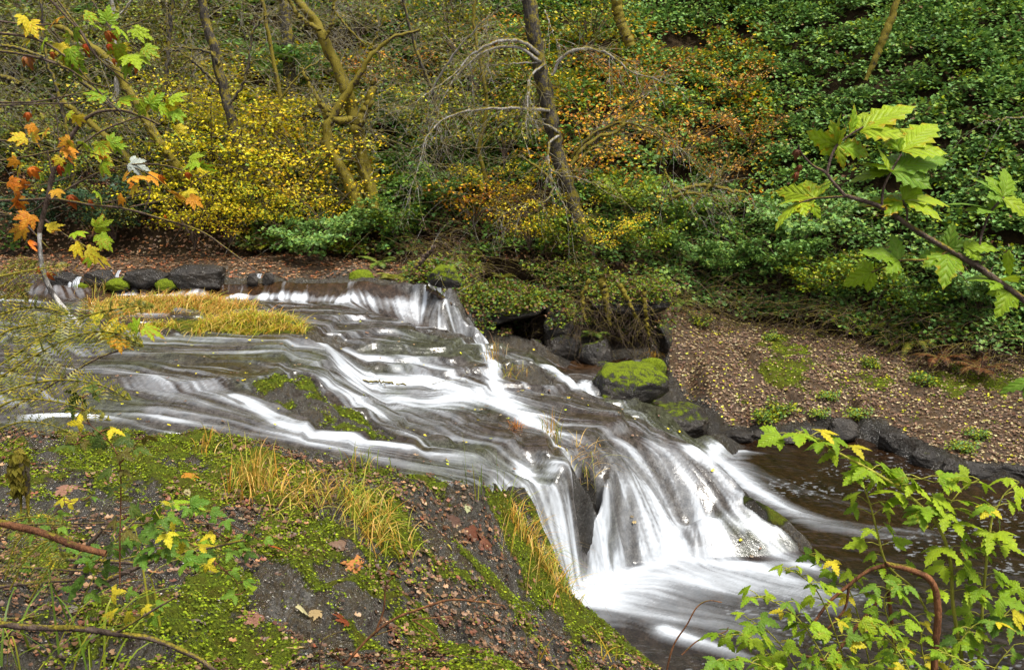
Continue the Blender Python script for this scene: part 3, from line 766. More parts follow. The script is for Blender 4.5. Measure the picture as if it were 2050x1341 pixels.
col = m.mix(a_h, col, soil)
col = m.mix(mm, col, mossc)
dw = m.mix(m.math('MULTIPLY', a_w, .72), col, (.014, .012, .010))
wetpatch = m.ramp(m.math('ADD', m.math('MULTIPLY', m.noise(1.8, 4, .6, mpr), .6), m.math('MULTIPLY', r4, .4)), [(.39, (0, 0, 0)), (.48, (1, 1, 1))])
dry = m.math('MAXIMUM', mm, m.math('MAXIMUM', a_h, ll))
wetpatch = m.math('MULTIPLY', wetpatch, m.math('SUBTRACT', 1.0, dry))
ro = m.math('SUBTRACT', .70, m.math('MULTIPLY', wetpatch, .58))
dw = m.mix(m.math('MULTIPLY', wetpatch, .55), dw, m.mix(.65, dw, (.01, .008, .006)))
hgt = m.math('ADD', m.math('ADD', m.math('MULTIPLY', r2, 1.6), m.math('MULTIPLY', r4, .8)), m.math('ADD', m.math('MULTIPLY', r3, .45), m.math('MULTIPLY', m.math('MULTIPLY', ml, mm), 1.4)))
GROUND_MAT = m.out(dw, ro, m.math('ADD', .12, m.math('MULTIPLY', wetpatch, .75)), m.bump(hgt, 1.0, .055))
tag(link("ground", me, GROUND_MAT), kind='structure')
# ------------------------------------------------------------------ plant materials and builders
def leaf_mat(name, rough=.42, trans=.25, spec=.5, veins=False):
    m = NT(name)
    c = m.attr("col").outputs["Color"]
    nrm = None
    if veins:
        uv = m.n("UVMap").outputs[0]
        sp = m.n("SeparateXYZ"); m.l(uv, sp.inputs[0])
        ab = m.math('ABSOLUTE', sp.outputs[1])
        ph = m.math('SUBTRACT', m.math('MULTIPLY', sp.outputs[0], 46.0), m.math('MULTIPLY', ab, 70.0))
        v = m.math('SINE', ph)
        vl = m.math('MAXIMUM', m.ramp(v, [(.80, (0, 0, 0)), (1.0, (1, 1, 1))]), m.ramp(ab, [(0.0, (1, 1, 1)), (.03, (0, 0, 0))]))
        c = m.mix(m.math('MULTIPLY', vl, .22), c, m.mix(.5, c, (.55, .55, .16)))
        nz = m.noise(55, 4, .7)
        sp_ = m.ramp(m.noise(130, 2, .5), [(.66, (0, 0, 0)), (.72, (.8, .8, .8))])
        c = m.mix(sp_, c, (.30, .10, .015))
        c = m.mix(m.ramp(nz, [(.30, (0, 0, 0)), (.62, (.35, .35, .35))]), c, m.mix(.55, c, (.02, .03, .004)))
        nrm = m.bump(m.math('ADD', v, m.math('MULTIPLY', vl, -1.2)), .55, .0015)
    m.out(c, rough, spec, nrm)
    if trans > 0:
        tr = m.n("BsdfTranslucent"); m.l(c, tr.inputs[0])
        mx = m.n("MixShader"); mx.inputs[0].default_value = trans
        m.l(m.b.outputs[0], mx.inputs[1]); m.l(tr.outputs[0], mx.inputs[2])
        m.l(mx.outputs[0], m.t.nodes["Material Output"].inputs[0])
    return m.m
LEAF = leaf_mat("small_leaf", .45, .2, .25)
BIGLEAF = leaf_mat("large_leaf_with_veins", .5, .30, .22, True)
DEAD = leaf_mat("fallen_leaf_surface", .5, .05, .4)
GRASSM = leaf_mat("grass_blade", .5, .3, .3)
MOSSM = leaf_mat("moss_tuft", .8, .2, .1)

def bark_mat(name, bark, pale, moss_amt):
    m = NT(name)
    mp = m.mapping((1, 1, .35))
    n = m.noise(26, 5, .7, mp); n2 = m.ramp(m.noise(7, 6, .75, m.mapping()), [(.3, (.1, .1, .1)), (.7, (.95, .95, .95))])
    g = m.n("NewGeometry"); sp = m.n("SeparateXYZ"); m.l(g.outputs["Normal"], sp.inputs[0])
    c = m.mix(m.ramp(n, [(.38, (0, 0, 0)), (.62, (1, 1, 1))]), bark, pale)
    up = m.math('ADD', m.math('MULTIPLY', sp.outputs[2], .35), m.math('ADD', n2, moss_amt))
    mk = m.ramp(up, [(.60, (0, 0, 0)), (.72, (1, 1, 1))])
    mc = m.mix(m.ramp(m.noise(70, 3, .7, m.mapping()), [(.35, (0, 0, 0)), (.65, (1, 1, 1))]), (.07, .06, .006), (.27, .21, .015))
    c = m.mix(mk, c, mc)
    return m.out(c, .75, .3, m.bump(n, .9, .03))
BARK_DARK = bark_mat("dark_lichened_bark", (.012, .009, .007), (.08, .068, .055), .05)
BARK_MOSS = bark_mat("mossy_bark", (.03, .02, .011), (.09, .07, .045), .30)
BARK_PALE = bark_mat("pale_grey_twig_bark", (.16, .14, .125), (.42, .40, .38), .0)
BARK_TWIG = bark_mat("brown_twig_bark", (.04, .025, .018), (.13, .09, .07), -.1)
BARK_RED = bark_mat("reddish_wet_stem_bark", (.06, .022, .010), (.24, .10, .04), -.3)
BARK_BIRCH = bark_mat("white_blotched_bark", (.06, .05, .045), (.62, .60, .57), -.3)
BARK_GREEN = bark_mat("yellow_green_stem", (.20, .22, .02), (.38, .36, .05), -.5)

def root_loc(o):
    l = Vector(o.location)
    while o.parent is not None:
        o = o.parent; l = l + o.location
    return l

class Geo:
    def __init__(s): s.V = []; s.L = []; s.T = []; s.C = []; s.U = []; s.n = 0
    def add(s, V, F, col=None, uv=None):
        """F: (m,k) int array of same-size faces"""
        V = np.asarray(V, float); F = np.asarray(F)
        s.V.append(V); s.L.append((F + s.n).reshape(-1)); s.T.append(np.full(len(F), F.shape[1]))
        s.C.append(np.broadcast_to(np.asarray((1, 1, 1) if col is None else col, float), (len(V), 3)))
        s.U.append(np.zeros((len(V), 2)) if uv is None else uv)
        s.n += len(V)
    def mesh(s, name, smooth=True):
        return make_mesh(name, np.concatenate(s.V), flat=(np.concatenate(s.L), np.concatenate(s.T)), smooth=smooth,
                         cols={"col": np.concatenate(s.C)}, uvs=np.concatenate(s.U))
    def obj(s, name, mat, parent=None, smooth=True):
        me = s.mesh(name, smooth)
        if parent is not None:
            l = root_loc(parent); me.transform(Matrix.Translation((-l[0], -l[1], -l[2])))
        return link(name, me, mat, parent)

def tube(g, pts, rad, k=6, col=(1, 1, 1), wob=0.0, cap=True):
    P = np.asarray(pts, float); n = len(P)
    R = np.broadcast_to(np.asarray(rad, float), (n,)) if np.ndim(rad) == 0 or len(np.atleast_1d(rad)) == n else np.interp(np.linspace(0, 1, n), np.linspace(0, 1, len(rad)), rad)
    T = np.gradient(P, axis=0); T /= np.linalg.norm(T, axis=1)[:, None] + 1e-9
    ref = np.array([0, 1.0, .3]) if abs(T[0][1]) < .8 else np.array([1.0, 0, 0])
    A = np.cross(T, ref); A /= np.linalg.norm(A, axis=1)[:, None] + 1e-9
    B = np.cross(T, A)
    a = np.arange(k) * 2 * math.pi / k
    rr = R[:, None] * (1 + (wob * (rng.random((n, k)) - .5) * 2 if wob else 0))
    V = P[:, None, :] + rr[..., None] * (np.cos(a)[None, :, None] * A[:, None, :] + np.sin(a)[None, :, None] * B[:, None, :])
    i = np.arange(n - 1)[:, None] * k + np.arange(k)[None, :]
    j = np.arange(n - 1)[:, None] * k + (np.arange(k)[None, :] + 1) % k
    F = np.stack([i, j, j + k, i + k], -1).reshape(-1, 4)
    g.add(V.reshape(-1, 3), F, col)

def spline(pts, n):
    """Catmull-Rom through points of any dimension"""
    P = np.asarray(pts, float); P = np.vstack([2 * P[0] - P[1], P, 2 * P[-1] - P[-2]])
    m = len(P) - 3; t = np.linspace(0, m - 1e-6, n); i = t.astype(int); f = (t - i)[:, None]
    a, b, c, d = P[i], P[i + 1], P[i + 2], P[i + 3]
    return .5 * ((2 * b) + (-a + c) * f + (2 * a - 5 * b + 4 * c - d) * f ** 2 + (-a + 3 * b - 3 * c + d) * f ** 3)

def scatter(g, tmpl, P, D, N, size, col):
    """many copies of a small leaf template. P,D,N (n,3), size (n,), col (n,3)"""
    TV, TF = tmpl
    D = D / (np.linalg.norm(D, axis=1)[:, None] + 1e-9)
    X = np.cross(D, N); X /= np.linalg.norm(X, axis=1)[:, None] + 1e-9
    Z = np.cross(X, D)
    M = np.stack([X, D, Z], 1)                         # n,3(axis),3
    V = P[:, None, :] + size[:, None, None] * np.einsum('vk,nkc->nvc', TV, M)
    F = (np.arange(len(P)) * len(TV))[:, None, None] + TF[None]
    g.add(V.reshape(-1, 3), F.reshape(-1, TF.shape[1]), np.repeat(col, len(TV), 0))
T_SIMPLE = (np.array([(0, 0, 0), (-.33, .42, .08), (0, 1, -.06), (.33, .42, .08)]), np.array([(0, 2, 1), (0, 3, 2)]))
T_LOBED = (np.array([(0, 0, 0), (-.55, .22, .10), (-.2, .48, .03), (0, 1, -.08), (.2, .48, .03), (.55, .22, .10), (-.38, .72, .05), (.38, .72, .05)]),
           np.array([(0, 2, 1), (0, 3, 2), (0, 4, 3), (0, 5, 4), (2, 3, 6), (3, 4, 7)]))
T_CURL = (np.array([(0, 0, .06), (-.36, .32, .22), (-.14, .55, .0), (-.3, .78, .18), (0, 1.0, .16), (.3, .78, .10), (.14, .55, .0), (.36, .32, .16)]),
          np.array([(0, 2, 1), (0, 6, 2), (0, 7, 6), (2, 4, 3), (2, 6, 4), (6, 5, 4)]))
T_BLADE = (np.array([(-.04, 0, 0), (.04, 0, 0), (.03, .5, .06), (-.03, .5, .06), (0, 1, -.05)]), None)

def pal(names, n, jit=.22):
    c = np.array(names)[rng.integers(0, len(names), n)]
    return np.clip(c * (1 + jit * (rng.random((n, 1)) - .5) * 2) * (1 + .12 * (rng.random((n, 3)) - .5)), 0, 1)
GREENS = [(.11, .22, .035), (.15, .26, .045), (.08, .17, .04), (.19, .28, .03), (.11, .22, .06)]
BLUEG = [(.14, .27, .07), (.18, .32, .08), (.10, .20, .05), (.23, .34, .06)]
LIMES = [(.22, .28, .015), (.28, .32, .012), (.16, .24, .015)]
YELLOWS = [(.66, .52, .012), (.56, .48, .012), (.72, .58, .02), (.44, .42, .015), (.34, .36, .02)]
GOLDS = [(.64, .44, .012), (.60, .32, .012), (.55, .42, .02), (.64, .46, .02)]
ORANGES = [(.52, .20, .015), (.56, .26, .02), (.42, .15, .03), (.50, .30, .03)]
REDS = [(.38, .045, .01), (.30, .03, .012), (.45, .10, .01)]
BROWNS = [(.11, .05, .022), (.20, .11, .055), (.08, .042, .024), (.15, .085, .045)]
TANS = [(.19, .115, .06), (.27, .19, .11), (.14, .075, .04), (.09, .045, .025), (.36, .28, .14), (.16, .09, .06)]
OLIVES = [(.17, .18, .02), (.22, .21, .02), (.12, .14, .03), (.14, .17, .07)]
STRAW = [(.55, .34, .06), (.62, .42, .12), (.48, .24, .03), (.40, .36, .05), (.30, .32, .03)]

def rvec(n):
    v = rng.normal(size=(n, 3)); return v / np.linalg.norm(v, axis=1)[:, None]
def jitter_normal(N, k):
    v = N + k * rvec(len(N)); return v / np.linalg.norm(v, axis=1)[:, None]

# ------------------------------------------------------------------ rocks
def rock_mat():
    m = NT("boulder_rock")
    mp = m.mapping(); r1 = m.noise(3, 6, .7, mp); r2 = m.noise(22, 5, .7, mp); r3 = m.noise(60, 3, .7, mp)
    c = m.ramp(r1, [(.3, (.004, .0035, .003)), (.5, (.017, .013, .010)), (.7, (.060, .050, .040))])
    g = m.n("NewGeometry"); sp = m.n("SeparateXYZ"); m.l(g.outputs["Normal"], sp.inputs[0])
    ms = m.attr("moss").outputs["Fac"]
    k = m.ramp(m.math('ADD', m.math('ADD', m.math('MULTIPLY', sp.outputs[2], .45), ms), m.math('MULTIPLY', m.math('SUBTRACT', m.noise(9, 6, .8, mp), .5), 1.9)), [(.62, (0, 0, 0)), (.78, (1, 1, 1))])
    mc = m.mix(m.ramp(r3, [(.35, (0, 0, 0)), (.65, (1, 1, 1))]), (.035, .055, .006), (.22, .28, .014))
    c = m.mix(k, c, mc)
    wp_ = m.ramp(m.noise(6, 5, .7, mp), [(.45, (0, 0, 0)), (.55, (1, 1, 1))])
    ro = m.math('ADD', m.math('MULTIPLY', k, .4), m.math('SUBTRACT', .6, m.math('MULTIPLY', wp_, .42)), True)
    return m.out(c, ro, m.math('SUBTRACT', .45, m.math('MULTIPLY', k, .35)), m.bump(m.math('ADD', m.math('MULTIPLY', r2, 1.5), m.math('MULTIPLY', m.math('MULTIPLY', r3, k), 1.2)), .8, .03))
ROCK = rock_mat()
def boulder(name, label, c, size, moss=.3, seed=1, blocky=.4, cat="boulder", group=None, rot=0, sub=5, facet=True):
    import bmesh
    bm = bmesh.new(); bmesh.ops.create_icosphere(bm, subdivisions=sub, radius=1)
    V = np.array([v.co[:] for v in bm.verts]); F = np.array([[v.index for v in f.verts] for f in bm.faces]); bm.free()
    p = 2 + blocky * 6
    V = V / (np.abs(V) ** p).sum(1)[:, None] ** (1 / p) * (1 - .25 * blocky)
    r0 = np.random.default_rng(seed + 900); pl = rvec(26) if False else r0.normal(size=(26, 3)); pl /= np.linalg.norm(pl, axis=1)[:, None]; ds = r0.uniform(.62, .98, 26)
    U_ = V / np.linalg.norm(V, axis=1)[:, None]; dt = np.maximum(U_ @ pl.T, .05); rr = np.sort(ds[None] / dt, axis=1); rmin = rr[:, 0] - .10 * np.exp(-(rr[:, 1] - rr[:, 0]) / .10)
    if facet: V = U_ * np.minimum(np.linalg.norm(V, axis=1) * 1.02, rmin * (1 + .18 * blocky))[:, None]
    x, y, z = V.T
    n = (fbm(x * 1.3 + seed * 3.1, y * 1.3 + z * 1.7, seed, 3) - .5) * .22 + (fbm(x * 4 + z * 3, y * 4 - z * 3 + seed, seed + 5, 3) - .5) * .10 + (fbm(x * 11 + z * 7, y * 11 - z * 9 + seed, seed + 6, 3) - .5) * .06
    lay = np.abs(((z * 3.2 + x * .6 + seed * .37) % 1) - .5); n = n - sstep(.10, 0, lay) * .03
    V = V * (1 + n)[:, None] * np.array(size) / 2
    ca, sa = math.cos(rot), math.sin(rot)
    V = np.stack([V[:, 0] * ca - V[:, 1] * sa, V[:, 0] * sa + V[:, 1] * ca, V[:, 2]], 1)
    me = make_mesh(name, V, flat=(F.reshape(-1), np.full(len(F), 3)), cols={"moss": np.full(len(V), moss)})
    o = link(name, me, ROCK, None, c)
    return tag(o, label, cat, group)
def rock_px(name, label, px, py, wpx, hpx, z, dpt=.8, **k):
    """a rock whose foot stands at photo pixel (px,py), at height z; wpx,hpx its width and height in the photo"""
    p = at_z(px, py, z); s = p[1] / CT / F * 1.0
    w, h = wpx * s, hpx * s
    return boulder(name, label, (p[0], p[1] + w * dpt * .35, z + h * .36), (w * 1.12, w * dpt, h * 1.35), **k)
rock_px("boulder", "large blocky boulder with bright green moss beside the apron's edge", 1262, 812, 160, 80, .78, moss=.42, seed=3, blocky=.95, dpt=1.0, rot=.3)
rock_px("boulder", "round moss-covered boulder with orange grass behind the big blocky one", 1306, 762, 52, 42, .86, moss=.8, seed=8, facet=False, blocky=.1)
rock_px("boulder", "small dark wet stone beside the mossy boulder in the side channel", 1276, 745, 26, 18, .86, moss=-.1, seed=9)
rock_px("boulder", "small round stone with green top standing in the side channel water", 1210, 738, 30, 16, .87, moss=.25, seed=10)
rock_px("flat_rock", "flat brown rock slab strewn with leaves, moss on its corner", 1345, 884, 180, 66, .12, moss=.22, seed=12, blocky=.9, dpt=.9, cat="flat rock", rot=-.35)
rock_px("boulder", "mossy round boulder at the mouth of the dark cavern", 1072, 712, 50, 36, .98, moss=.30, seed=14)
rock_px("boulder", "dark rounded boulder leaning at the foot of the cliff near the side channel", 1130, 722, 76, 54, .95, moss=.12, seed=15, blocky=.3)
rock_px("boulder", "dark boulder with a fern on top at the cliff foot", 1195, 730, 74, 52, .93, moss=.22, seed=16, blocky=.3)
rock_px("boulder", "grey wet boulder wedged in the notch of the far bank", 1692, 888, 78, 52, -.02, moss=-.25, seed=18, blocky=.3)
rock_px("boulder", "mossy rock mound with a dead log above the curved waterfall", 890, 572, 60, 44, 2.76, moss=.60, seed=20, blocky=.2, dpt=.9)
rock_px("boulder", "low yellow-green moss cushion at the leafy far bank beside the creek", 722, 570, 46, 27, 2.6, moss=1.0, seed=21, facet=False, blocky=.05)
for (px, py, w, h, s, lb) in [(120, 572, 60, 30, 22, "dark boulder at the far left end of the upstream ledge"), (196, 572, 62, 34, 23, "dark boulder left of the thin upstream fall"),
                              (288, 573, 86, 40, 24, "black wet boulder between the thin fall and the trickle"), (388, 574, 112, 46, 25, "widest black boulder of the upstream ledge with moss on top"),
                              (505, 572, 24, 28, 26, "small black boulder left of the tiny far fall"), (536, 572, 26, 28, 27, "small black boulder right of the tiny far fall")]:
    rock_px("boulder", lb, px, py, w * 1.06, h * .95, 2.62, moss=-.05, seed=s, blocky=.9, dpt=.6)
for (px, py, w, h, s, lb) in [(160, 578, 34, 10, 31, "flat moss cushion nearest the white sapling trunk"), (232, 580, 44, 20, 32, "moss cushion below the thin upstream fall"), (252, 574, 34, 20, 36, "moss cushion squeezed against the black boulder"),
                              (292, 573, 38, 13, 33, "low flat moss cushion in front of the trickle"), (330, 580, 40, 20, 34, "domed moss cushion at the water's edge, brightest of the row"),
                              (372, 577, 50, 22, 35, "broad moss cushion in front of the widest black boulder"), (350, 570, 24, 14, 37, "tiny moss cushion tucked behind the two largest")]:
    rock_px("mossy_stone", lb, px, py, w, h, 2.56, moss=1.0, facet=False, blocky=.05, seed=s, dpt=.8, cat="mossy stone", group="moss cushions along the upstream ledge")
# cavern blocks under the overgrown bank
def block_y(name, label, px, py, y, w, d, h, **k):
    p = at_y(px, py, y); return boulder(name, label, tuple(p), (w, d, h), cat="rock outcrop", **k)
block_y("rock_outcrop", "overhanging leafy rock brow over the left cavern", 1000, 612, 21.3, 2.3, 3.0, .62, moss=.12, seed=41, blocky=.5, rot=-.15)
block_y("rock_outcrop", "dark rock pillar between the two caverns", 1115, 660, 20.9, .9, 1.4, 1.35, moss=.25, seed=42, blocky=.4)
block_y("rock_outcrop", "overgrown rock brow over the right cavern", 1262, 606, 21.2, 2.0, 2.8, .62, moss=.15, seed=43, blocky=.5)
block_y("rock_outcrop", "dark rock buttress at the edge of the leaf-strewn slab", 1325, 680, 20.8, .5, 1.4, 1.1, moss=.28, seed=44, blocky=.3)
for px, py, w, h, sd, lb in [(1478, 888, 70, 26, 61, "flat dark wet slab at the pool's far edge nearest the falls"), (1560, 890, 90, 30, 62, "long low wet rock under the slab's rim left of the notch"), (1628, 888, 60, 36, 63, "angular dark rock just left of the grey notch boulder"),
                             (1752, 884, 66, 44, 64, "angular dark rock just right of the grey notch boulder"), (1812, 912, 84, 50, 65, "tilted dark rock ledge halfway down the far bank's rim"), (1876, 944, 80, 44, 66, "dark broken rock where the far bank meets the pool beyond the tilted ledge"),
                             (1958, 962, 110, 40, 67, "broad low wet rock at the pool's edge behind the tallest canes"), (2050, 968, 110, 42, 68, "low black rock cut off by the frame's right edge")]:
    rock_px("bank_rock", lb, px, py, w * 1.1, h, -.04, moss=-.12 + .1 * (sd % 3 == 0), seed=sd, blocky=.85, cat="rock", dpt=.7, rot=-.5)
# thin falls of the upstream ledge: water sheets hanging off the boulders
def mini_fall(label, px, w, y0, y1, z1):
    p1 = at_z(px, y1, z1); s = p1[1] / F
    hh = (y1 - y0) * s; ww_ = w * s
    nx, nz_ = 24, 14
    X, Zz = np.meshgrid(np.linspace(-.5, .5, nx), np.linspace(0, 1, nz_))
    bulge = .06 * np.sqrt(1 - Zz)
    V = np.stack([p1[0] + X * ww_ * (1.1 - .2 * Zz), p1[1] - .16 - bulge + .04 * rng.random(nx)[None, :] + .16 * Zz ** 3, z1 - .02 + hh * Zz], -1).reshape(-1, 3)
    st = np.clip(.36 + .45 * (rng.random(nx)[None, :] - .35) * 1.6 + 0 * Zz, 0, 1) * np.ones_like(Zz)
    me = make_mesh("waterfall", V, flat=(grid_faces(nx, nz_).reshape(-1), np.full((nx - 1) * (nz_ - 1), 4)),
                   cols={"foam": st.reshape(-1), "tint": np.tile([.02, .02, .02], (nx * nz_, 1)), "streak": st.reshape(-1)})
    tag(link("waterfall", me, WATER_MAT), label, kind='structure')
mini_fall("thin white fall between two dark boulders upstream", 218, 18, 539, 562, 2.6)
mini_fall("slanting trickle over the black boulder upstream", 241, 7, 539, 562, 2.6)
mini_fall("tiny white fall between the two small far boulders", 520, 12, 546, 563, 2.62)
mini_fall("low white rivulet beside the leftmost upstream boulder", 155, 22, 552, 572, 2.6)
# ------------------------------------------------------------------ hillside undergrowth (a mass nobody could count)
def hill_pts(n, x0, x1, d0, d1, power=1.0):
    x = rng.uniform(x0, x1, n); d = d0 + (d1 - d0) * rng.random(n) ** power
    return x, np.interp(x, FX, FY) + d
def zone_cols(x, y, z, n):
    """palette choice for hillside leaves from where the clump grows"""
    px, py = project(x, y, z)
    return px, py
cx, cy = hill_pts(7000, -19, 16, -.2, 14.5)
cz = H(cx, cy)
cpx, cpy = zone_cols(cx, cy, cz, 0)
gapn = fbm(cx * .55, cy * .8, 201, 3)
left = sstep(1250, 800, cpx); low = sstep(400, 520, cpy + .12 * (1000 - cpx)) * sstep(1700, 1300, cpx)
keep = (gapn > .26 + .10 * left + .10 * low) & (rng.random(len(cx)) > .05 + .15 * left + .25 * low)
cx, cy, cz, cpx, cpy = (a[keep] for a in (cx, cy, cz, cpx, cpy))
left = left[keep]; low = low[keep]
def clumps(g, cx, cy, cz, R, per, colfn, size=(.055, .10), tmpl=T_LOBED, flat=.7):
    n = len(cx); idx = np.repeat(np.arange(n), per)
    v = rvec(len(idx)); v[:, 2] = np.abs(v[:, 2]) * 1.0; v[:, 1] = np.where(rng.random(len(idx)) < .75, -np.abs(v[:, 1]), v[:, 1])
    rr = R[idx] * (.55 + .5 * rng.random(len(idx)))
    P = np.stack([cx[idx] + v[:, 0] * rr, cy[idx] + v[:, 1] * rr, cz[idx] + .05 + np.maximum(v[:, 2], -.1) * rr * flat + .25 * R[idx]], 1)
    N = jitter_normal(v * .55 + np.array([0, -.25, .75]), .38)
    D = v * .8 + np.array([0, -.2, -.25]) + .5 * rvec(len(idx))
    sz = rng.uniform(size[0], size[1], len(idx)) * (1 + .3 * (rng.random(n)[idx] - .5))
    scatter(g, tmpl, P, D, N, sz, colfn(idx))
g = Geo()
R_ = rng.uniform(.28, .62, len(cx))
tone = rng.random(len(cx)); big = fbm(cx * .25, cy * .4, 211, 3)
def hillcol(idx):
    c = pal(GREENS, len(idx)); b = pal(BLUEG, len(idx)); o = pal(OLIVES, len(idx)); l = pal(LIMES, len(idx)); br = pal(BROWNS, len(idx)); orr = pal(ORANGES, len(idx))
    px, py = cpx[idx], cpy[idx]; r = rng.random(len(idx)); tn = tone[idx]
    out = np.where((px > 1200)[:, None] & (tn < .62)[:, None], b, c)
    out = np.where(((px < 750) & (tn < .6))[:, None], o, out)
    out = np.where((tn > .88)[:, None] & (r < .5)[:, None], l, out)
    out = np.where((r < .03 + .10 * low[idx] + .04 * left[idx])[:, None], br, out)
    org = (px > 760) & (px < 1540) & (py > 60) & (py < 430) & (big[idx] > .46)
    gg = pal(GOLDS + YELLOWS, len(idx))
    out = np.where((org & (r > .74))[:, None], np.where((r > .86)[:, None], orr, gg), out)
    out = np.where(((px > 300) & (px < 760) & (py > 120) & (py < 520) & (big[idx] > .42) & (r > .55))[:, None], gg, out)
    return out
clumps(g, cx, cy, cz, R_, 62, hillcol, (.075, .130))
tag(g.obj("undergrowth", LEAF), "dense leafy green undergrowth covering the steep hillside across the creek", kind="stuff")

# leaves hanging over the cliff and the caverns' brows
bx = rng.uniform(-2.2, 3.6, 800); by = rng.uniform(19.6, 22.2, 800); bz = np.array([H(bx, by)]).ravel()
dg = bpy.context.evaluated_depsgraph_get()
for i in range(len(bx)):
    h_ = S.ray_cast(dg, Vector((bx[i], by[i], 8)), Vector((0, 0, -1)))
    if h_[0]: bz[i] = h_[1].z
k_ = bz > 1.45
bx, by, bz = bx[k_], by[k_], bz[k_]
g = Geo()
clumps(g, bx, by, bz, rng.uniform(.12, .34, len(bx)), 30, lambda idx: np.where((rng.random(len(idx)) < .45)[:, None], pal(BROWNS + OLIVES[:2], len(idx)), pal(GREENS + LIMES, len(idx)) * .8), (.04, .08))
tag(g.obj("bank_foliage", LEAF), "small green and brown leaves hanging over the dark caverns' brows", kind="stuff")
# thin dead stems and bare twigs tangled through it
def twig_mass(name, label, n, x0, x1, d0, d1, mat, col, length=(.4, 1.3), r=.006, dz=(.1, .9), power=1.0, arch=.4):
    g = Geo(); x, y = hill_pts(n, x0, x1, d0, d1, power); z = H(x, y) + rng.uniform(dz[0], dz[1], n)
    for i in range(n):
        L = rng.uniform(*length); a = rng.uniform(0, 2 * math.pi); e = rng.uniform(-.5, 1.1)
        d = np.array([math.cos(a) * math.cos(e), math.sin(a) * math.cos(e) * .5, math.sin(e)])
        b = np.array([rng.normal() * .3, -.2, -arch * rng.random()])
        p0 = np.array([x[i], y[i] - .15, z[i]]); t = np.linspace(0, 1, 5)[:, None]
        tube(g, p0 + d * L * t + b * L * t * t, [r * rng.uniform(.6, 1.5), r * .4], 3)
    tag(g.obj(name, mat), label, kind="stuff")
twig_mass("dead_twigs", "grey bare twigs tangled over the left part of the hillside", 3600, -17, -.5, 0, 11, BARK_PALE, None, (.6, 2.4), .007, (.3, 2.8))
twig_mass("brown_brush", "brown dead brush and hanging rootlets along the hill foot", 3400, -2.5, 10, -1.3, 2.2, BARK_TWIG, None, (.4, 1.2), .008, (-.1, .7), 1.0, .9)

# ------------------------------------------------------------------ shrubs: stems + foliage
def shrub_meshes(seed, cols, h=2.2, spread=1.6, nst=9, per=190, size=(.06, .10), tmpl=T_LOBED, arch=.5, layered=True):
    r0 = np.random.default_rng(seed); st = Geo(); fo = Geo()
    PP = []; DD = []; NN = []
    for i in range(nst):
        a = 2 * math.pi * (i + r0.random()) / nst; L = h * r0.uniform(.7, 1.1); out = spread * r0.uniform(.5, 1.1)
        t = np.linspace(0, 1, 9)
        rad = out * t ** 1.5; zz = L * (t - arch * .45 * t ** 3)
        P = np.stack([np.cos(a) * rad + .05 * r0.normal(size=9).cumsum() * .4, np.sin(a) * rad, zz], 1)
        tube(st, P, [.018, .005], 4)
        for k in range(5):
            s = r0.uniform(.3, .95); b = P[int(s * 8)]
            a2 = a + r0.uniform(-1.3, 1.3); l2 = r0.uniform(.35, .9) * h * .35
            Q = b + np.stack([np.cos(a2) * l2 * np.linspace(0, 1, 5), np.sin(a2) * l2 * np.linspace(0, 1, 5), np.linspace(0, .12, 5) * r0.uniform(-1, 1.5)], 1)
            tube(st, Q, [.008, .003], 3)
            n = per // 5
            tt = r0.random(n); c = b + (Q[-1] - b) * (tt[:, None] ** .7) * 1.1
            c = c + r0.normal(size=(n, 3)) * np.array([.13, .13, .05 if layered else .13]) * (.6 + h * .25)
            PP.append(c); d = r0.normal(size=(n, 3)); d[:, 2] = -.3; DD.append(d)
            nr = np.array([0, -.35, .8]) + r0.normal(size=(n, 3)) * .35; NN.append(nr)
    P = np.concatenate(PP); D = np.concatenate(DD); N = np.concatenate(NN)
    scatter(fo, tmpl, P, D, N / np.linalg.norm(N, axis=1)[:, None], r0.uniform(size[0], size[1], len(P)), pal(cols, len(P)))
    return st.mesh("stems"), fo.mesh("foliage")
SH = {}
def shrub(name, label, cat, px, py, key, scale=1.0, rot=0.0, group=None, base=None, dy=0.0, z=None, stem_mat=None):
    if key not in SH:
        SH[key] = shrub_meshes(**SHDEF[key])
    p = hit(px, py) if base is None else np.array(base, float)
    if dy:
        p = at_y(px, py, p[1] + dy)
    o = thing(name, label, cat, tuple(p), group)
    o.rotation_euler = (0, 0, rot); o.scale = (scale,) * 3
    s, f = SH[key]
    link("stems", s, stem_mat or BARK_TWIG, o); link("foliage", f, LEAF, o)
    return o
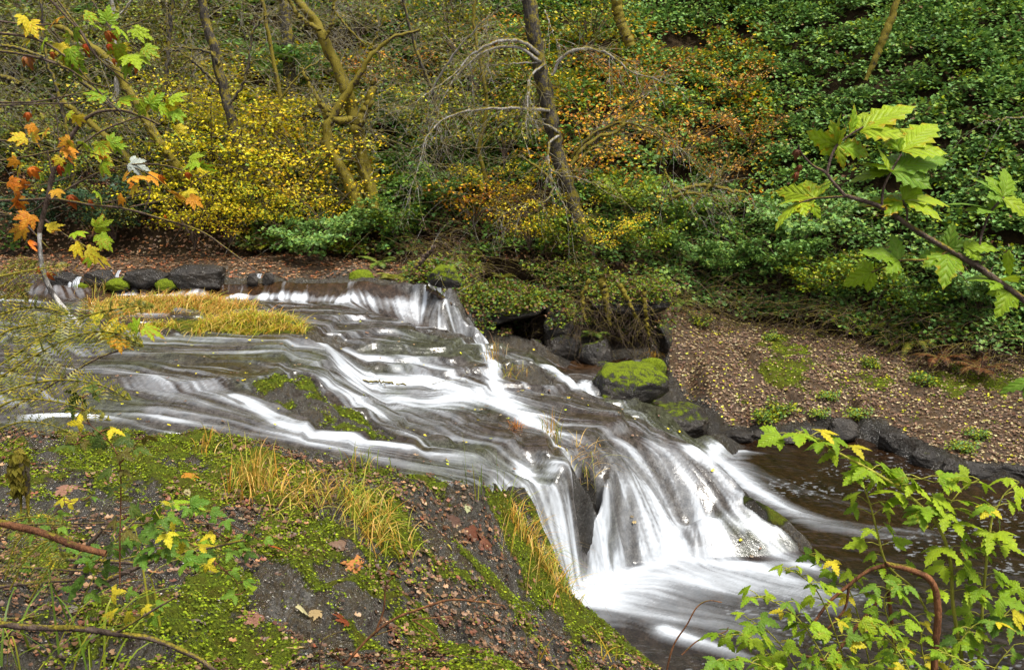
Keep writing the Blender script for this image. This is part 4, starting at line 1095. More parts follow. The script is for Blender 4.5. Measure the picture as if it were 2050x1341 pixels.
SHDEF = {
    "yellow": dict(seed=1, cols=YELLOWS, h=2.5, spread=1.8, per=210, size=(.04, .075)), "yellow2": dict(seed=2, cols=YELLOWS + LIMES + GREENS[3:4], h=2.3, spread=1.9, per=170, size=(.04, .075)),
    "gold": dict(seed=3, cols=GOLDS + YELLOWS, h=2.3, spread=1.8, per=140, size=(.04, .075)), "orange": dict(seed=4, cols=ORANGES + GOLDS[:2], h=1.9, spread=1.8, per=75, size=(.05, .085)),
    "peach": dict(seed=5, cols=ORANGES + [(.5, .32, .1), (.40, .24, .08)], h=1.6, spread=1.8, per=60, size=(.045, .075)),
    "green": dict(seed=6, cols=GREENS + LIMES[:1], h=1.5, spread=1.2, per=200), "blue": dict(seed=7, cols=BLUEG + GREENS[:2], h=1.4, spread=1.2, per=220, size=(.06, .11)),
    "lime": dict(seed=8, cols=LIMES + GREENS[:2] + [(.30, .30, .02)], h=1.3, spread=1.2, per=160), "olive": dict(seed=9, cols=OLIVES + LIMES[:1] + [(.26, .22, .02)], h=2.4, spread=1.4, per=130, size=(.045, .075)),
    "mixed": dict(seed=10, cols=OLIVES + GOLDS[:1] + GREENS[:2] + YELLOWS[-2:], h=2.4, spread=1.6, per=150, size=(.05, .08)),
    "darkgreen": dict(seed=11, cols=[(.03, .07, .03), (.025, .055, .025), (.04, .08, .03)], h=2.2, spread=1.3, per=220, size=(.05, .10)),
    "low": dict(seed=12, cols=LIMES + GREENS + YELLOWS[-2:], h=.35, spread=.45, per=60, nst=7, size=(.05, .08)),
}
YB = [  # yellow and gold shrubs of the left hillside: label, foot x, foot y (photo), key, scale
    ("tall bright yellow shrub right behind the leaning mossy trunk", 430, 430, "yellow", 1.25), ("bright yellow shrub hanging low over the leafy bank above the black boulders", 390, 500, "yellow", 1.0),
    ("yellow shrub at the foot of the slim grey trunk", 500, 430, "yellow2", 1.2), ("golden shrub between the slim grey trunk and the forked mossy maple", 590, 430, "gold", 1.2),
    ("golden yellow shrub just left of the forked mossy maple's foot", 655, 470, "gold", .9), ("small lime and yellow shrub low on the leafy bank above the longest ledge", 560, 480, "yellow2", .8),
    ("pale yellow shrub high behind the slim grey trunk", 470, 330, "yellow2", 1.3), ("yellow shrub farthest up behind the leaning trunks", 400, 300, "yellow", 1.1),
    ("golden shrub half hidden behind the forked maple's left stem", 620, 350, "gold", 1.2), ("yellow-green shrub against the dark firs near the frame's top", 330, 200, "olive", 1.3),
    ("yellow shrub arching beside the slim grey trunk's middle", 520, 350, "yellow", 1.05), ("gold-tipped shrub below the slim trunk by the brown bank", 460, 490, "gold", .7)]
for lb, px, py, k, sc in YB: shrub("yellow_shrub", lb, "shrub", px, py, k, sc, rng.uniform(0, 6.28), dy=-.6)
OB = [("orange shrub behind the forked mossy maple's upper right limb", 770, 200, "peach", 1.2), ("orange shrub left of the tall dark trunk near the frame's top", 900, 120, "mixed", 1.3),
      ("orange vine maple just right of the tall dark trunk's middle", 1190, 300, "orange", 1.1), ("golden vine maple crossing the tall dark trunk below its bend", 1150, 380, "orange", 1.0),
      ("bright gold branches drooping at the tall dark trunk's foot", 1060, 500, "gold", .75), ("orange shrub in the middle of the green slope right of the tall dark trunk", 1360, 330, "peach", 1.2),
      ("pinkish orange shrub above the mossy fallen limbs", 1440, 380, "peach", 1.0), ("orange-leaved shrub high up right of the tall dark trunk", 1270, 220, "peach", 1.3),
      ("orange and green shrub left of the tall dark trunk's bend", 1010, 330, "mixed", 1.2), ("rusty gold shrub hanging over the bank above the curved waterfall", 950, 460, "orange", .9),
      ("gold shrub on the bank between the curved waterfall and the tall dark trunk", 1010, 430, "gold", .8), ("small orange shrub at the far side of the mossy fallen limbs", 1500, 300, "peach", .9),
      ("yellow-orange shrub low beside the tall dark trunk over the cavern", 1210, 510, "gold", .65), ("orange-flecked shrub close to the frame's top beside the mossy stub", 1180, 120, "mixed", 1.2),
      ("orange shrub beneath the arching pale branches", 900, 330, "mixed", 1.1), ("faded orange shrub high on the slope between trunk and mossy log", 1480, 200, "peach", .8)]
for lb, px, py, k, sc in OB: shrub("orange_shrub", lb, "shrub", px, py, k, sc, rng.uniform(0, 6.28), dy=-.5)
GB = [("pale green shrub on the leafy bank right of the longest ledge", 620, 520, "blue", .85), ("fresh green shrub below the forked mossy maple", 700, 490, "blue", .9),
      ("green shrub between the forked maple and the rock mound", 790, 480, "green", .9), ("olive shrub filling the slope left of the slim grey trunk", 300, 420, "olive", 1.1),
      ("grey-green shrub behind the white sapling trunk's top", 180, 380, "olive", 1.3), ("dark green conifer sapling behind the red and orange leaves", 220, 480, "darkgreen", 1.0),
      ("dark evergreen shrub at the left edge behind the ferns", 60, 480, "darkgreen", .9), ("olive shrub high up beside the leaning mossy trunks", 170, 180, "olive", 1.4),
      ("yellowish green shrub above the arching pale branch", 340, 110, "olive", 1.3), ("sparse green shrub under the tall dark trunk's pale twigs", 880, 420, "green", .9),
      ("leafy green shrub just above the dark pillar between the caverns", 1120, 500, "lime", .8), ("light green shrub over the right cavern's brow", 1290, 520, "lime", .9),
      ("blue-green leafy shrub above the slab's upper corner", 1390, 540, "blue", .9), ("deep green shrub hanging over the leaf-strewn slab", 1560, 560, "blue", 1.0),
      ("lime green shrub reaching over the slab beside the ferns", 1640, 600, "lime", 1.0), ("yellow-green shrub at the slab's rim under the big near leaves", 1740, 590, "lime", .9),
      ("green shrub by the bare brown fern tangle", 1840, 640, "green", .8), ("dark green shrub behind the brown fern tangle", 1960, 620, "blue", 1.0),
      ("olive shrub at the far upper left corner", 60, 150, "olive", 1.4), ("olive green shrub above the dark evergreen at the far left", 60, 330, "olive", 1.2),
      ("dull green shrub between the leaning trunks", 250, 300, "mixed", 1.2), ("grey-green shrub over the forked maple's left limb", 580, 190, "blue", 1.2),
      ("mixed yellow and green shrub high above the forked maple", 720, 90, "mixed", 1.3), ("dense green shrub under the long pale arching branch", 850, 270, "mixed", 1.1)]
for lb, px, py, k, sc in GB: shrub("green_shrub", lb, "shrub", px, py, k, sc, rng.uniform(0, 6.28), dy=-.4)
LOWB = [("small yellow-leaved plant on the slab above the flat rock", 1530, 845), ("small bright green plant on the slab by the diagonal crack", 1560, 830), ("low yellow plant hanging over the slab's edge left of the notch", 1640, 835),
        ("low green-yellow plant trailing into the notch by the grey boulder", 1720, 838), ("small plant on the slab just past the notch", 1660, 800), ("small bright green sprout in the slab's moss patch", 1545, 680),
        ("tiny green plant near the slab's upper corner", 1400, 650), ("yellow-green tuft at the slab's outer end", 1960, 880), ("low green plant by the brown fern's foot", 1740, 735), ("lime ground plant on the slab's mossy patch near the frame's edge", 1850, 770),
        ("lime plant among leaves behind the slab's mossy patch", 1920, 745), ("yellowish plant at the slab's wet lower rim", 1930, 905)]
for lb, px, py in LOWB: shrub("ground_plant", lb, "plant", px, py, "low", rng.uniform(.45, .8), rng.uniform(0, 6.28))

for i_, (px_, py_, k_, sc_, lb_) in enumerate([(230, 480, "olive", .8, "sparse olive shrub just above the leaf bank between the dark evergreens"), (130, 420, "mixed", 1.0, "speckled green shrub behind the sapling's white stem"),
        (1070, 250, "mixed", 1.2, "yellow-flecked shrub behind the tall dark trunk's bend"), (960, 200, "olive", 1.3, "olive shrub behind the long pale arching branches"), (1450, 560, "blue", .8, "green shrub on the slab's upper rim left of the lime ones"),
        (1350, 470, "green", 1.1, "fresh green shrub right of the tall dark trunk's foot"), (1600, 500, "blue", 1.1, "leafy green shrub behind the near bright branch's lowest leaves"), (1250, 430, "lime", .9, "lime green shrub at the tall dark trunk's right side")]):
    shrub("green_shrub", lb_, "shrub", px_, py_, k_, sc_, rng.uniform(0, 6.28), dy=-.5)
# ------------------------------------------------------------------ ferns
def frond(g, p0, az, L, rise, droop, cols, npin=22, w=.16, col_st=(.25, .22, .05), twice=False, side=None):
    t = np.linspace(0, 1, npin + 2)
    d = np.array([math.cos(az), math.sin(az), 0]); s = np.array([-math.sin(az), math.cos(az), 0])
    P = p0 + d * (L * t * (1 - .15 * t))[:, None] + np.array([0, 0, 1]) * (rise * t - droop * t * t)[:, None] * L
    tube(g, P, [.006, .002], 4, col_st)
    T = np.gradient(P, axis=0); T /= np.linalg.norm(T, axis=1)[:, None]
    up = np.cross(T, s); up = -up * np.sign(up[:, 2:3] + 1e-6) * -1
    k = np.arange(2, npin + 2)
    wd = w * np.sin(np.pi * (.12 + .88 * t[k]) ** .8) ** .8 + .01
    for sg in (-1, 1):
        D = s * sg + T[k] * .35 + np.array([0, 0, -.12]) + .08 * rvec(len(k))
        if not twice:
            tm = (np.array([(-.10, 0, 0), (.10, 0, 0), (.075, .6, 0), (0, 1, -.05), (-.075, .6, 0)]), np.array([(0, 1, 2, 4)]))
            TV = np.array([(-.09, 0, 0), (.09, 0, 0), (.06, .6, 0), (-.06, .6, 0), (0, 1, -.06)]); TF = np.array([(0, 1, 2), (0, 2, 3), (3, 2, 4)])
            scatter(g, (TV, TF), P[k], D, up[k], wd, pal(cols, len(k), .3))
        else:
            for q in range(len(k)):
                m = max(4, int(wd[q] / .013)); a = np.linspace(.08, 1, m)
                Dn = D[q] / np.linalg.norm(D[q]); c = P[k[q]] + Dn * (a * wd[q])[:, None]
                c[:, 2] -= .15 * wd[q] * a * a
                e = np.cross(up[k[q]], Dn); l = .30 * wd[q] * (1 - a) ** .7 * .8 + .006
                cl = pal(cols, m, .3)
                for s2 in (-1, 1):
                    scatter(g, (np.array([(-.22, 0, 0), (.22, 0, 0), (0, 1, 0)]), np.array([(0, 1, 2)])), c, e * s2 + Dn * .4 + np.zeros((m, 3)), np.tile(up[k[q]], (m, 1)), l, cl)
FERNG = [(.10, .17, .02), (.16, .22, .025), (.07, .13, .02)]
FERNY = [(.24, .24, .03), (.30, .26, .03), (.18, .2, .02), (.14, .18, .02)]
FERNB = [(.14, .05, .02), (.10, .04, .018), (.20, .09, .03)]
def fern(label, px, py, L, n, cols, base=None, dy=0, twice=False, rise=.75, droop=.75, w=.13, az0=0, az1=2 * math.pi):
    p = hit(px, py) if base is None else np.array(base, float)
    if dy: p = at_y(px, py, p[1] + dy)
    o = thing("fern", label, "fern", tuple(p))
    for i in range(n):
        g = Geo(); az = az0 + (az1 - az0) * (i + rng.random() * .7) / n
        frond(g, p, az, L * rng.uniform(.7, 1.1), rise * rng.uniform(.6, 1.3), droop * rng.uniform(.7, 1.2), cols, w=w, twice=twice)
        g.obj("frond", LEAF, o)
    return o
for lb, px, py, L, n, c in [
    ("small bright fern on the dark boulder at the cliff foot", 1190, 672, .45, 8, FERNG), ("yellow-green fern at the slab's rim nearest the brown tangle", 1770, 650, .85, 9, FERNY),
    ("bright fern frond clump in front of the lime shrub", 1690, 640, .75, 8, FERNG), ("olive fern reaching over the brown tangle", 1830, 690, .85, 9, FERNY),
    ("reddish brown dead fern at the slab's outer rim", 1960, 740, .95, 11, FERNB), ("brown dead fern hanging beside the reddish one", 1880, 720, .8, 9, FERNB), ("dead brown fern behind the reddish pair", 1930, 660, .9, 9, FERNB),
    ("golden arching fern on top of the rock mound", 790, 560, .8, 9, FERNY), ("drooping fern over the far bank left of the rock mound", 760, 530, .6, 8, FERNG),
    ("dark green sword fern below the forked maple's fork", 830, 330, 1.0, 10, FERNG), ("dark sword fern behind the forked maple's foot", 810, 400, .9, 10, FERNG), ("sword fern at the foot of the tall dark trunk", 1170, 590, .6, 8, FERNG),
    ("pale fern under the yellow shrub near the slim trunk", 610, 300, .9, 9, FERNG), ("dark fern in the gap near the frame's top corner", 1880, 80, 1.1, 10, [(.03, .09, .045), (.04, .12, .06)]), ("pale green fern under the arching branches' left end", 740, 300, .9, 9, FERNG),
    ("small fern over the mouth of the left cavern", 1010, 560, .45, 7, FERNY), ("fern hanging over the right cavern", 1270, 590, .55, 8, FERNG), ("fern by the slab's upper corner", 1360, 610, .55, 8, FERNG)]:
    fern(lb, px, py, L, n, c, dy=-.25)
# ------------------------------------------------------------------ trees of the far slope (polylines given at the tree's own distance)
def py_pts(pts, y, dy=None):
    out = []
    for i, p in enumerate(pts):
        yy = y + (dy[i] if dy is not None else (p[2] if len(p) > 2 else 0))
        out.append(at_y(p[0], p[1], yy))
    return np.array(out)
def limb(pts, y, r, n=26, k=8, wob=.10, jit=.02, y1=None):
    P = py_pts(pts, y)
    if y1 is not None: P = np.array([at_y(p[0], p[1], y + (y1 - y) * i / (len(pts) - 1)) for i, p in enumerate(pts)])
    P = spline(P, n); P = P + rng.normal(size=P.shape) * jit * np.linspace(.3, 1, n)[:, None]
    g = Geo(); tube(g, P, r, k, wob=wob); return g, P
def twigs(g, P, n, L=(.4, 1.3), r=.007, down=.5, sub=3, k=3):
    m = len(P)
    for i in range(n):
        s = int(rng.uniform(.25, 1) * (m - 1)); b = P[s]; T = P[min(s + 1, m - 1)] - P[max(s - 1, 0)]; T /= np.linalg.norm(T) + 1e-9
        d = T * .8 + rvec(1)[0] * .9; d[1] *= .6; d /= np.linalg.norm(d); l = rng.uniform(*L) * (1.1 - .5 * s / m)
        t = np.linspace(0, 1, 7)[:, None]
        Q = b + d * l * t + np.array([0, 0, -down * l]) * t ** 2 * rng.uniform(.2, 1.2) + np.cumsum(rng.normal(size=(7, 3)) * .018, 0)
        tube(g, Q, [r, r * .35], k)
        for j in range(sub):
            q = int(rng.integers(2, 7)); d2 = d * .6 + rvec(1)[0] * .9; l2 = l * rng.uniform(.2, .5)
            t2 = np.linspace(0, 1, 4)[:, None]
            tube(g, Q[q] + d2 * l2 * t2 + np.array([0, 0, -.25 * l2]) * t2 ** 2, [r * .55, r * .25], 3)
# the tall dark trunk with pale arching branches
yA = 22.6
t = thing("alder_tree", "tall dark leaning trunk with pale bare arching branches above the cavern", "tree", tuple(at_y(1205, 590, yA)))
g, P0 = limb([(1050, -70), (1063, 30), (1078, 120), (1098, 215), (1116, 310), (1148, 415), (1178, 500), (1208, 600)], yA, [.16, .17, .17, .175, .175, .18, .19, .24], 60, 10, .16)
g.obj("trunk", BARK_DARK, t)
for pts, r, nt, dd in [
    ([(1080, 108), (1045, 84), (1000, 82), (950, 108), (900, 158), (860, 185), (822, 208)], .05, 16, -1.2), ([(1082, 125), (1040, 96), (985, 98), (935, 130), (895, 180), (872, 235), (852, 292)], .045, 20, -.8),
    ([(1105, 150), (1128, 112), (1170, 97), (1215, 107), (1262, 142), (1315, 160), (1372, 182)], .05, 18, -.9), ([(1150, 310), (1168, 288), (1202, 261), (1245, 247), (1292, 254), (1340, 282), (1385, 312)], .05, 22, -1.0),
    ([(1100, 222), (1050, 217), (985, 218), (925, 224), (880, 246), (852, 285), (835, 345), (812, 410)], .042, 26, -1.4), ([(1092, 128), (1064, 150), (1056, 200), (1052, 245), (1044, 268)], .035, 14, -1.3),
    ([(1118, 272), (1100, 288), (1098, 330), (1116, 348), (1180, 362), (1238, 402)], .035, 16, -1.1), ([(1105, 365), (1075, 335), (1045, 315), (1030, 308)], .05, 6, -.6), ([(1110, 375), (1092, 402), (1050, 410), (1015, 425), (985, 455)], .022, 10, -1.0),
    ([(1078, 125), (1020, 128), (985, 130), (960, 128)], .025, 8, -.5), ([(1120, 265), (1095, 250), (1070, 240)], .04, 4, -.4), ([(860, 192), (900, 120), (960, 50), (1010, 15), (1060, -10)], .03, 12, -1.6), ([(1090, 20), (1105, 60), (1118, 92)], .02, 5, -.6),
    ([(1112, 380), (1135, 420), (1150, 445)], .02, 5, -1.2)]:
    g, P = limb(pts, yA - .15, [r, r * .75, r * .35, r * .12], 26, 6, .08, .02, yA + dd); 
    b = g.obj("branch", BARK_PALE if r < .048 else BARK_MOSS if pts[0][1] > 300 else BARK_PALE, t)
    g2 = Geo(); twigs(g2, P, int(nt * 1.6), (.3, 1.1), .0075, .55, 4); g2.obj("twigs", BARK_PALE, b)
# mossy forked maple
yB = 23.3
t = thing("maple_tree", "forked maple with golden moss on its crooked limbs", "tree", tuple(at_y(745, 425, yB)))
for nm, pts, r in [("trunk", [(752, 440), (735, 365), (722, 290), (708, 230), (690, 175), (672, 128), (652, 88), (632, 45), (600, 5), (580, -40)], [.22, .17, .15, .14, .13, .12, .10, .09]),
                   ("limb", [(722, 430), (690, 350), (660, 300), (656, 255), (672, 225), (700, 180), (722, 145), (748, 108), (790, 75), (840, 60)], [.15, .13, .12, .10, .08, .06, .045, .03]),
                   ("limb", [(712, 262), (728, 228), (744, 190), (746, 165)], [.13, .11, .09, .07]), ("limb", [(704, 240), (672, 240), (650, 215), (638, 210)], [.09, .09, .07, .04]),
                   ("limb", [(655, 242), (640, 205), (620, 170), (602, 135)], [.06, .05, .04, .02]), ("limb", [(650, 80), (662, 55), (668, 20), (672, -20)], [.05, .04, .03]), ("limb", [(640, 60), (600, 35), (575, -5)], [.06, .05, .03]),
                   ("limb", [(752, 430), (740, 380), (720, 300), (735, 280)], [.1, .07, .05]), ("limb", [(690, 255), (710, 235), (760, 218), (800, 200)], [.02, .015, .008]), ("limb", [(668, 20), (700, 60), (745, 90), (770, 30)], [.03, .02, .02])]:
    g, P = limb(pts, yB - (.3 if nm == "limb" else 0), r, 40, 9, .14, .025); o = g.obj(nm, BARK_MOSS, t)
    g2 = Geo(); twigs(g2, P, 16, (.3, 1.0), .008, .2, 4); g2.obj("twigs", BARK_PALE, o)
def simple_tree(name, label, y, parts, mat, nt=14, cat="tree", tw=None):
    t = thing(name, label, cat, tuple(at_y(parts[0][0][0][0], parts[0][0][0][1], y)))
    for i, (pts, r) in enumerate(parts):
        g, P = limb(pts, y - .1 * i, r, 36, 8, .12, .02); o = g.obj("trunk" if i == 0 else "branch", mat, t)
        if nt:
            g2 = Geo(); twigs(g2, P, nt, (.3, 1.2), .008, .3, 4); g2.obj("twigs", tw or BARK_PALE, o)
    return t
simple_tree("alder_tree", "slim grey blotched trunk rising out of the yellow shrubs", 23.3, [([(500, 400), (482, 310), (462, 235), (445, 170), (430, 100), (410, 35), (395, -40)], [.15, .13, .12, .11, .1]),
            ([(440, 130), (420, 105), (385, 98), (350, 95), (315, 112)], [.045, .035, .02, .012]), ([(436, 170), (405, 140), (380, 118), (350, 100)], [.04, .03, .02]), ([(458, 210), (490, 160), (510, 60), (540, 30)], [.04, .03, .02])], BARK_DARK)
simple_tree("leaning_tree", "mossy trunk leaning left behind the red and orange leaves", 23.0, [([(372, 360), (340, 315), (300, 255), (262, 190), (225, 130), (170, 85), (110, 50)], [.13, .12, .10, .09, .07]),
            ([(345, 320), (320, 290), (290, 245), (270, 215)], [.06, .05, .04])], BARK_MOSS)
simple_tree("leaning_tree", "lower mossy trunk leaning left just above the dark firs", 23.2, [([(348, 412), (312, 385), (265, 330), (225, 285), (170, 240), (120, 200)], [.11, .10, .08, .06])], BARK_MOSS)
simple_tree("leaning_tree", "thin dark trunk at the far upper left leaning over the bank", 24.0, [([(240, 230), (190, 185), (120, 130), (60, 105), (0, 90)], [.06, .05, .04]), ([(40, 170), (25, 160), (-10, 150)], [.07, .06, .05])], BARK_DARK)
simple_tree("tree_stub", "short golden-mossed trunk hanging from the frame's top right of the tall dark trunk", 27.5, [([(1262, 92), (1248, 60), (1236, 15), (1230, -40)], [.14, .15, .15])], BARK_MOSS, 3)
simple_tree("mossy_log", "bright golden moss-covered log leaning down the green slope", 25.5, [([(1733, 162), (1748, 128), (1766, 85), (1782, 45), (1795, 0), (1800, -40)], [.05, .09, .11, .09, .10])], BARK_MOSS, 0, "log")
simple_tree("old_trunk", "grey weathered trunk in the background left of the forked maple", 27.0, [([(590, 260), (583, 180), (576, 100), (570, 20), (566, -40)], [.18, .17, .16])], BARK_DARK, 6)
simple_tree("fallen_limb", "tangle of mossy fallen limbs in the green slope", 22.6, [([(1350, 385), (1400, 372), (1450, 378), (1500, 388)], [.04, .05, .03]), ([(1380, 420), (1410, 385), (1440, 350), (1475, 300)], [.04, .035, .02]),
            ([(1340, 400), (1372, 388), (1420, 390), (1440, 405)], [.04, .03, .02]), ([(1330, 340), (1345, 370), (1375, 385)], [.03, .03, .02])], BARK_MOSS, 14, "fallen limb")
simple_tree("fallen_limb", "mossy arching stem right of the tall dark trunk", 22.0, [([(1145, 330), (1165, 300), (1200, 275), (1235, 262), (1260, 225), (1300, 140)], [.05, .045, .04, .02]), ([(1150, 345), (1180, 300), (1210, 295)], [.04, .03, .02])], BARK_MOSS, 8, "fallen limb")
simple_tree("fallen_limb", "mossy low limb sloping left under the forked maple", 23.2, [([(560, 425), (620, 405), (680, 392), (705, 385)], [.03, .04, .05])], BARK_MOSS, 8, "fallen limb")
simple_tree("dead_log", "dark dead log leaning on the rock mound above the curved waterfall", 18.9, [([(832, 535), (850, 515), (868, 495)], [.05, .055, .04]), ([(905, 612), (880, 592), (852, 575)], [.045, .05, .03])], BARK_TWIG, 3, "log")
simple_tree("fallen_branch", "long thin bare branch crossing the green slope at the frame's right edge", 18.0, [([(2100, 232), (2025, 237), (1960, 245)], [.014, .014, .008])], BARK_PALE, 3, "branch")
simple_tree("root_tangle", "dark mossy root curtain hanging over the right cavern", 20.0, [([(1205, 560), (1212, 600), (1222, 650)], [.10, .07, .03]), ([(1240, 570), (1262, 610), (1280, 650)], [.06, .04, .02]), ([(1180, 560), (1165, 600), (1172, 640)], [.05, .04, .02]),
            ([(1290, 580), (1292, 620), (1300, 680)], [.05, .04, .02])], BARK_MOSS, 22, "roots", BARK_TWIG)
simple_tree("fallen_branch", "black knobbly stick lying across the white basin", 14.5, [([(727, 762), (770, 766), (815, 772), (858, 780)], [.018, .016, .010])], BARK_DARK, 5, "branch")

for lb_, y_, pts_, r_0, mt_ in [("thin dark stem curving up through the olive shrubs at the far left", 23.0, [(150, 400), (140, 300), (120, 200), (90, 100), (80, -20)], .05, BARK_DARK), ("slim dark stem crossing behind the leaning mossy trunks", 24.5, [(290, 400), (300, 300), (330, 180), (340, 60), (350, -30)], .07, BARK_DARK),
        ("slender mossy stem between the slim grey trunk and the forked maple", 24.5, [(560, 400), (548, 300), (560, 200), (540, 90), (520, -30)], .07, BARK_MOSS), ("thin bare stem behind the arching pale branches", 25.0, [(900, 400), (880, 300), (870, 200), (830, 90), (800, -30)], .06, BARK_DARK),
        ("mossy crooked stem leaning over the golden shrub left of the tall dark trunk", 23.5, [(1000, 480), (985, 400), (960, 300), (975, 200), (950, 60), (960, -30)], .06, BARK_MOSS), ("pale stem half hidden high up left of the slim grey trunk", 26.0, [(220, 260), (235, 150), (225, 50), (230, -30)], .08, BARK_PALE)]:
    simple_tree("thin_tree", lb_, y_, [(pts_, [r_0, r_0 * .8, r_0 * .6]), ([pts_[2], (pts_[2][0] + 50, pts_[2][1] - 60), (pts_[2][0] + 110, pts_[2][1] - 90)], [r_0 * .4, r_0 * .2]), ([pts_[1], (pts_[1][0] - 50, pts_[1][1] - 50), (pts_[1][0] - 100, pts_[1][1] - 70)], [r_0 * .4, r_0 * .2])], mt_, 12)
# ------------------------------------------------------------------ litter, moss tufts
def drop_z(x, y): return H(x, y)
def litter(name, label, n, box, cols, size, keepfn, tm=T_CURL, lift=.02, zfn=None, mat=None, tilt=.25):
    x = rng.uniform(box[0], box[1], n); y = rng.uniform(box[2], box[3], n)
    k = keepfn(x, y); x, y = x[k], y[k]; z = (zfn or H)(x, y) + lift * rng.random(len(x))
    D = rvec(len(x)); D[:, 2] *= .15; e = .12
    nx = -(H(x + e, y) - H(x - e, y)) / (2 * e); ny = -(H(x, y + e) - H(x, y - e)) / (2 * e)
    N = np.stack([nx, ny, np.ones_like(x)], 1); N /= np.linalg.norm(N, axis=1)[:, None]
    D -= (D * N).sum(1)[:, None] * N * .9
    g = Geo(); scatter(g, tm, np.stack([x, y, z + .008], 1), D, jitter_normal(N, tilt), rng.uniform(size[0], size[1], len(x)), pal(cols, len(x), .35))
    return tag(g.obj(name, mat or DEAD), label, kind="stuff")
def gp(x, y): return ground_props(x, y, None)
def k_slab(x, y):
    p = gp(x, y); return (p[5] > .12) & (rng.random(len(x)) > .75 * (p[1] > .5)) & (fbm(x * 3, y * 3, 301, 3) > .27)
litter("fallen_leaves", "pinkish tan fallen leaves strewn thickly over the far rock slab", 46000, (1.5, 12.5, 14.5, 25), TANS + TANS + BROWNS + BROWNS[:2] + YELLOWS[3:4] + [(.42, .36, .18)], (.03, .08), k_slab, tilt=.4)
def k_bank(x, y):
    p = gp(x, y); fy = np.interp(x, FX, FY); return (p[5] < .35) & (y > 20.4 - 1.2 * (x > -1)) & (y < fy + 2.5) & (x < 5) & (H(x, y) > 1.5)
litter("fallen_leaves", "russet leaf litter on the bank behind the upstream ledge", 26000, (-14, 5, 19, 27), BROWNS + TANS[:3] + [(.30, .10, .04), (.34, .15, .05)], (.06, .10), k_bank)
def k_shelf(x, y):
    p = gp(x, y); return (p[0] > .6) & (fbm(x * 1.4, y * 1.4, 311, 3) > .44 - .1 * (rng.random(len(x)) < .2))
litter("fallen_leaves", "red-brown small fallen leaves in drifts on the near mossy rock", 34000, (-8, 3, 4.5, 12), BROWNS + BROWNS + TANS[2:4] + [(.18, .06, .03), (.13, .05, .03), (.30, .14, .06), (.34, .22, .12), (.06, .035, .02)], (.02, .075), k_shelf, tilt=.5)
litter("grit", "fine dark and pale grit and plant crumbs over the near rock shelf", 70000, (-8, 3, 4.6, 12), [(.02, .016, .012), (.05, .04, .03), (.16, .14, .12), (.12, .09, .06), (.10, .12, .02), (.03, .02, .015), (.32, .30, .27)], (.008, .022), lambda x, y: gp(x, y)[0] > .5, T_SIMPLE, .01, mat=DEAD, tilt=.9)
def k_wetleaf(x, y):
    i = np.clip((x - WX0) / WH, 0, WNX - 1).astype(int); j = np.clip((y - WY0) / WH, 0, WNY - 1).astype(int)
    return (wet[j, i] > .6) & (foamv[j, i] < .35)
def zwater(x, y):
    i = np.clip((x - WX0) / WH, 0, WNX - 1).astype(int); j = np.clip((y - WY0) / WH, 0, WNY - 1).astype(int); return zw[j, i] + .012
litter("fallen_leaves", "small yellow leaves caught on the wet apron of the creek", 520, (-8, 4, 9.5, 18), YELLOWS + TANS, (.04, .07), k_wetleaf, zfn=zwater, tilt=.1)
def k_moss(x, y):
    p = gp(x, y); n_ = fbm(x * 9, y * 9, 321, 4)
    return (p[1] * .62 + n_ * 1.0 > .74)
MOSSC = [(.20, .26, .012), (.14, .20, .012), (.27, .34, .02), (.10, .14, .012), (.16, .17, .015)]
litter("moss", "bright yellow-green moss tufts on the near rock shelf", 150000, (-7.5, 3, 4.8, 12.5), MOSSC, (.014, .034), lambda x, y: k_moss(x, y) & (gp(x, y)[0] > .3), T_SIMPLE, .04, mat=MOSSM, tilt=1.1)
litter("moss", "olive moss on the wet rock between the creek's two branches", 40000, (-6.5, -1, 10.5, 15), MOSSC[1:] + [(.06, .09, .012)], (.02, .04), lambda x, y: k_moss(x, y) & (gp(x, y)[0] < .2), T_SIMPLE, .03, mat=MOSSM, tilt=1.1)

litter("moss", "thin olive moss among the leaves of the far rock slab", 26000, (1.5, 12.5, 14.5, 24), MOSSC[1:] + LIMES[:1], (.03, .06), lambda x, y: (gp(x, y)[5] > .3) & (gp(x, y)[1] * .9 + .7 * fbm(x * 5, y * 5, 325, 3) > .62), T_SIMPLE, .03, mat=MOSSM, tilt=1.0)

# ------------------------------------------------------------------ grass
def blades(g, P0, h, lean, cols, w=.006, curl=.5, n=6):
    m = len(P0); a = rng.uniform(0, 2 * math.pi, m); t = np.linspace(0, 1, n)
    d = np.stack([np.cos(a), np.sin(a), np.zeros(m)], 1) * (rng.uniform(.15, 1, m) * lean)[:, None]
    d2 = d + rng.normal(size=(m, 3)) * .12
    up = rng.uniform(.6, 1.1, m) * h; cu = rng.uniform(.2, 1.3, m) * curl
    C_ = P0[:, None, :] + (up[:, None] * (t[None] - cu[:, None] * .8 * t[None] ** 3))[..., None] * np.array([0, 0, 1]) + (up[:, None] * (.5 * t[None] + cu[:, None] * t[None] ** 2.2))[..., None] * d2[:, None, :]
    s = np.stack([-np.sin(a + .6), np.cos(a + .6), np.zeros(m)], 1); ww_ = w * (1 - t) ** .7 + .0008
    A = C_ - s[:, None, :] * ww_[None, :, None]; B = C_ + s[:, None, :] * ww_[None, :, None]
    V = np.stack([A, B], 2).reshape(-1, 3)
    b = np.arange(m)[:, None] * (2 * n) + 2 * np.arange(n - 1)[None]
    F = np.stack([b, b + 1, b + 3, b + 2], -1).reshape(-1, 4)
    g.add(V, F, np.repeat(pal(cols, m, .3), 2 * n, 0))
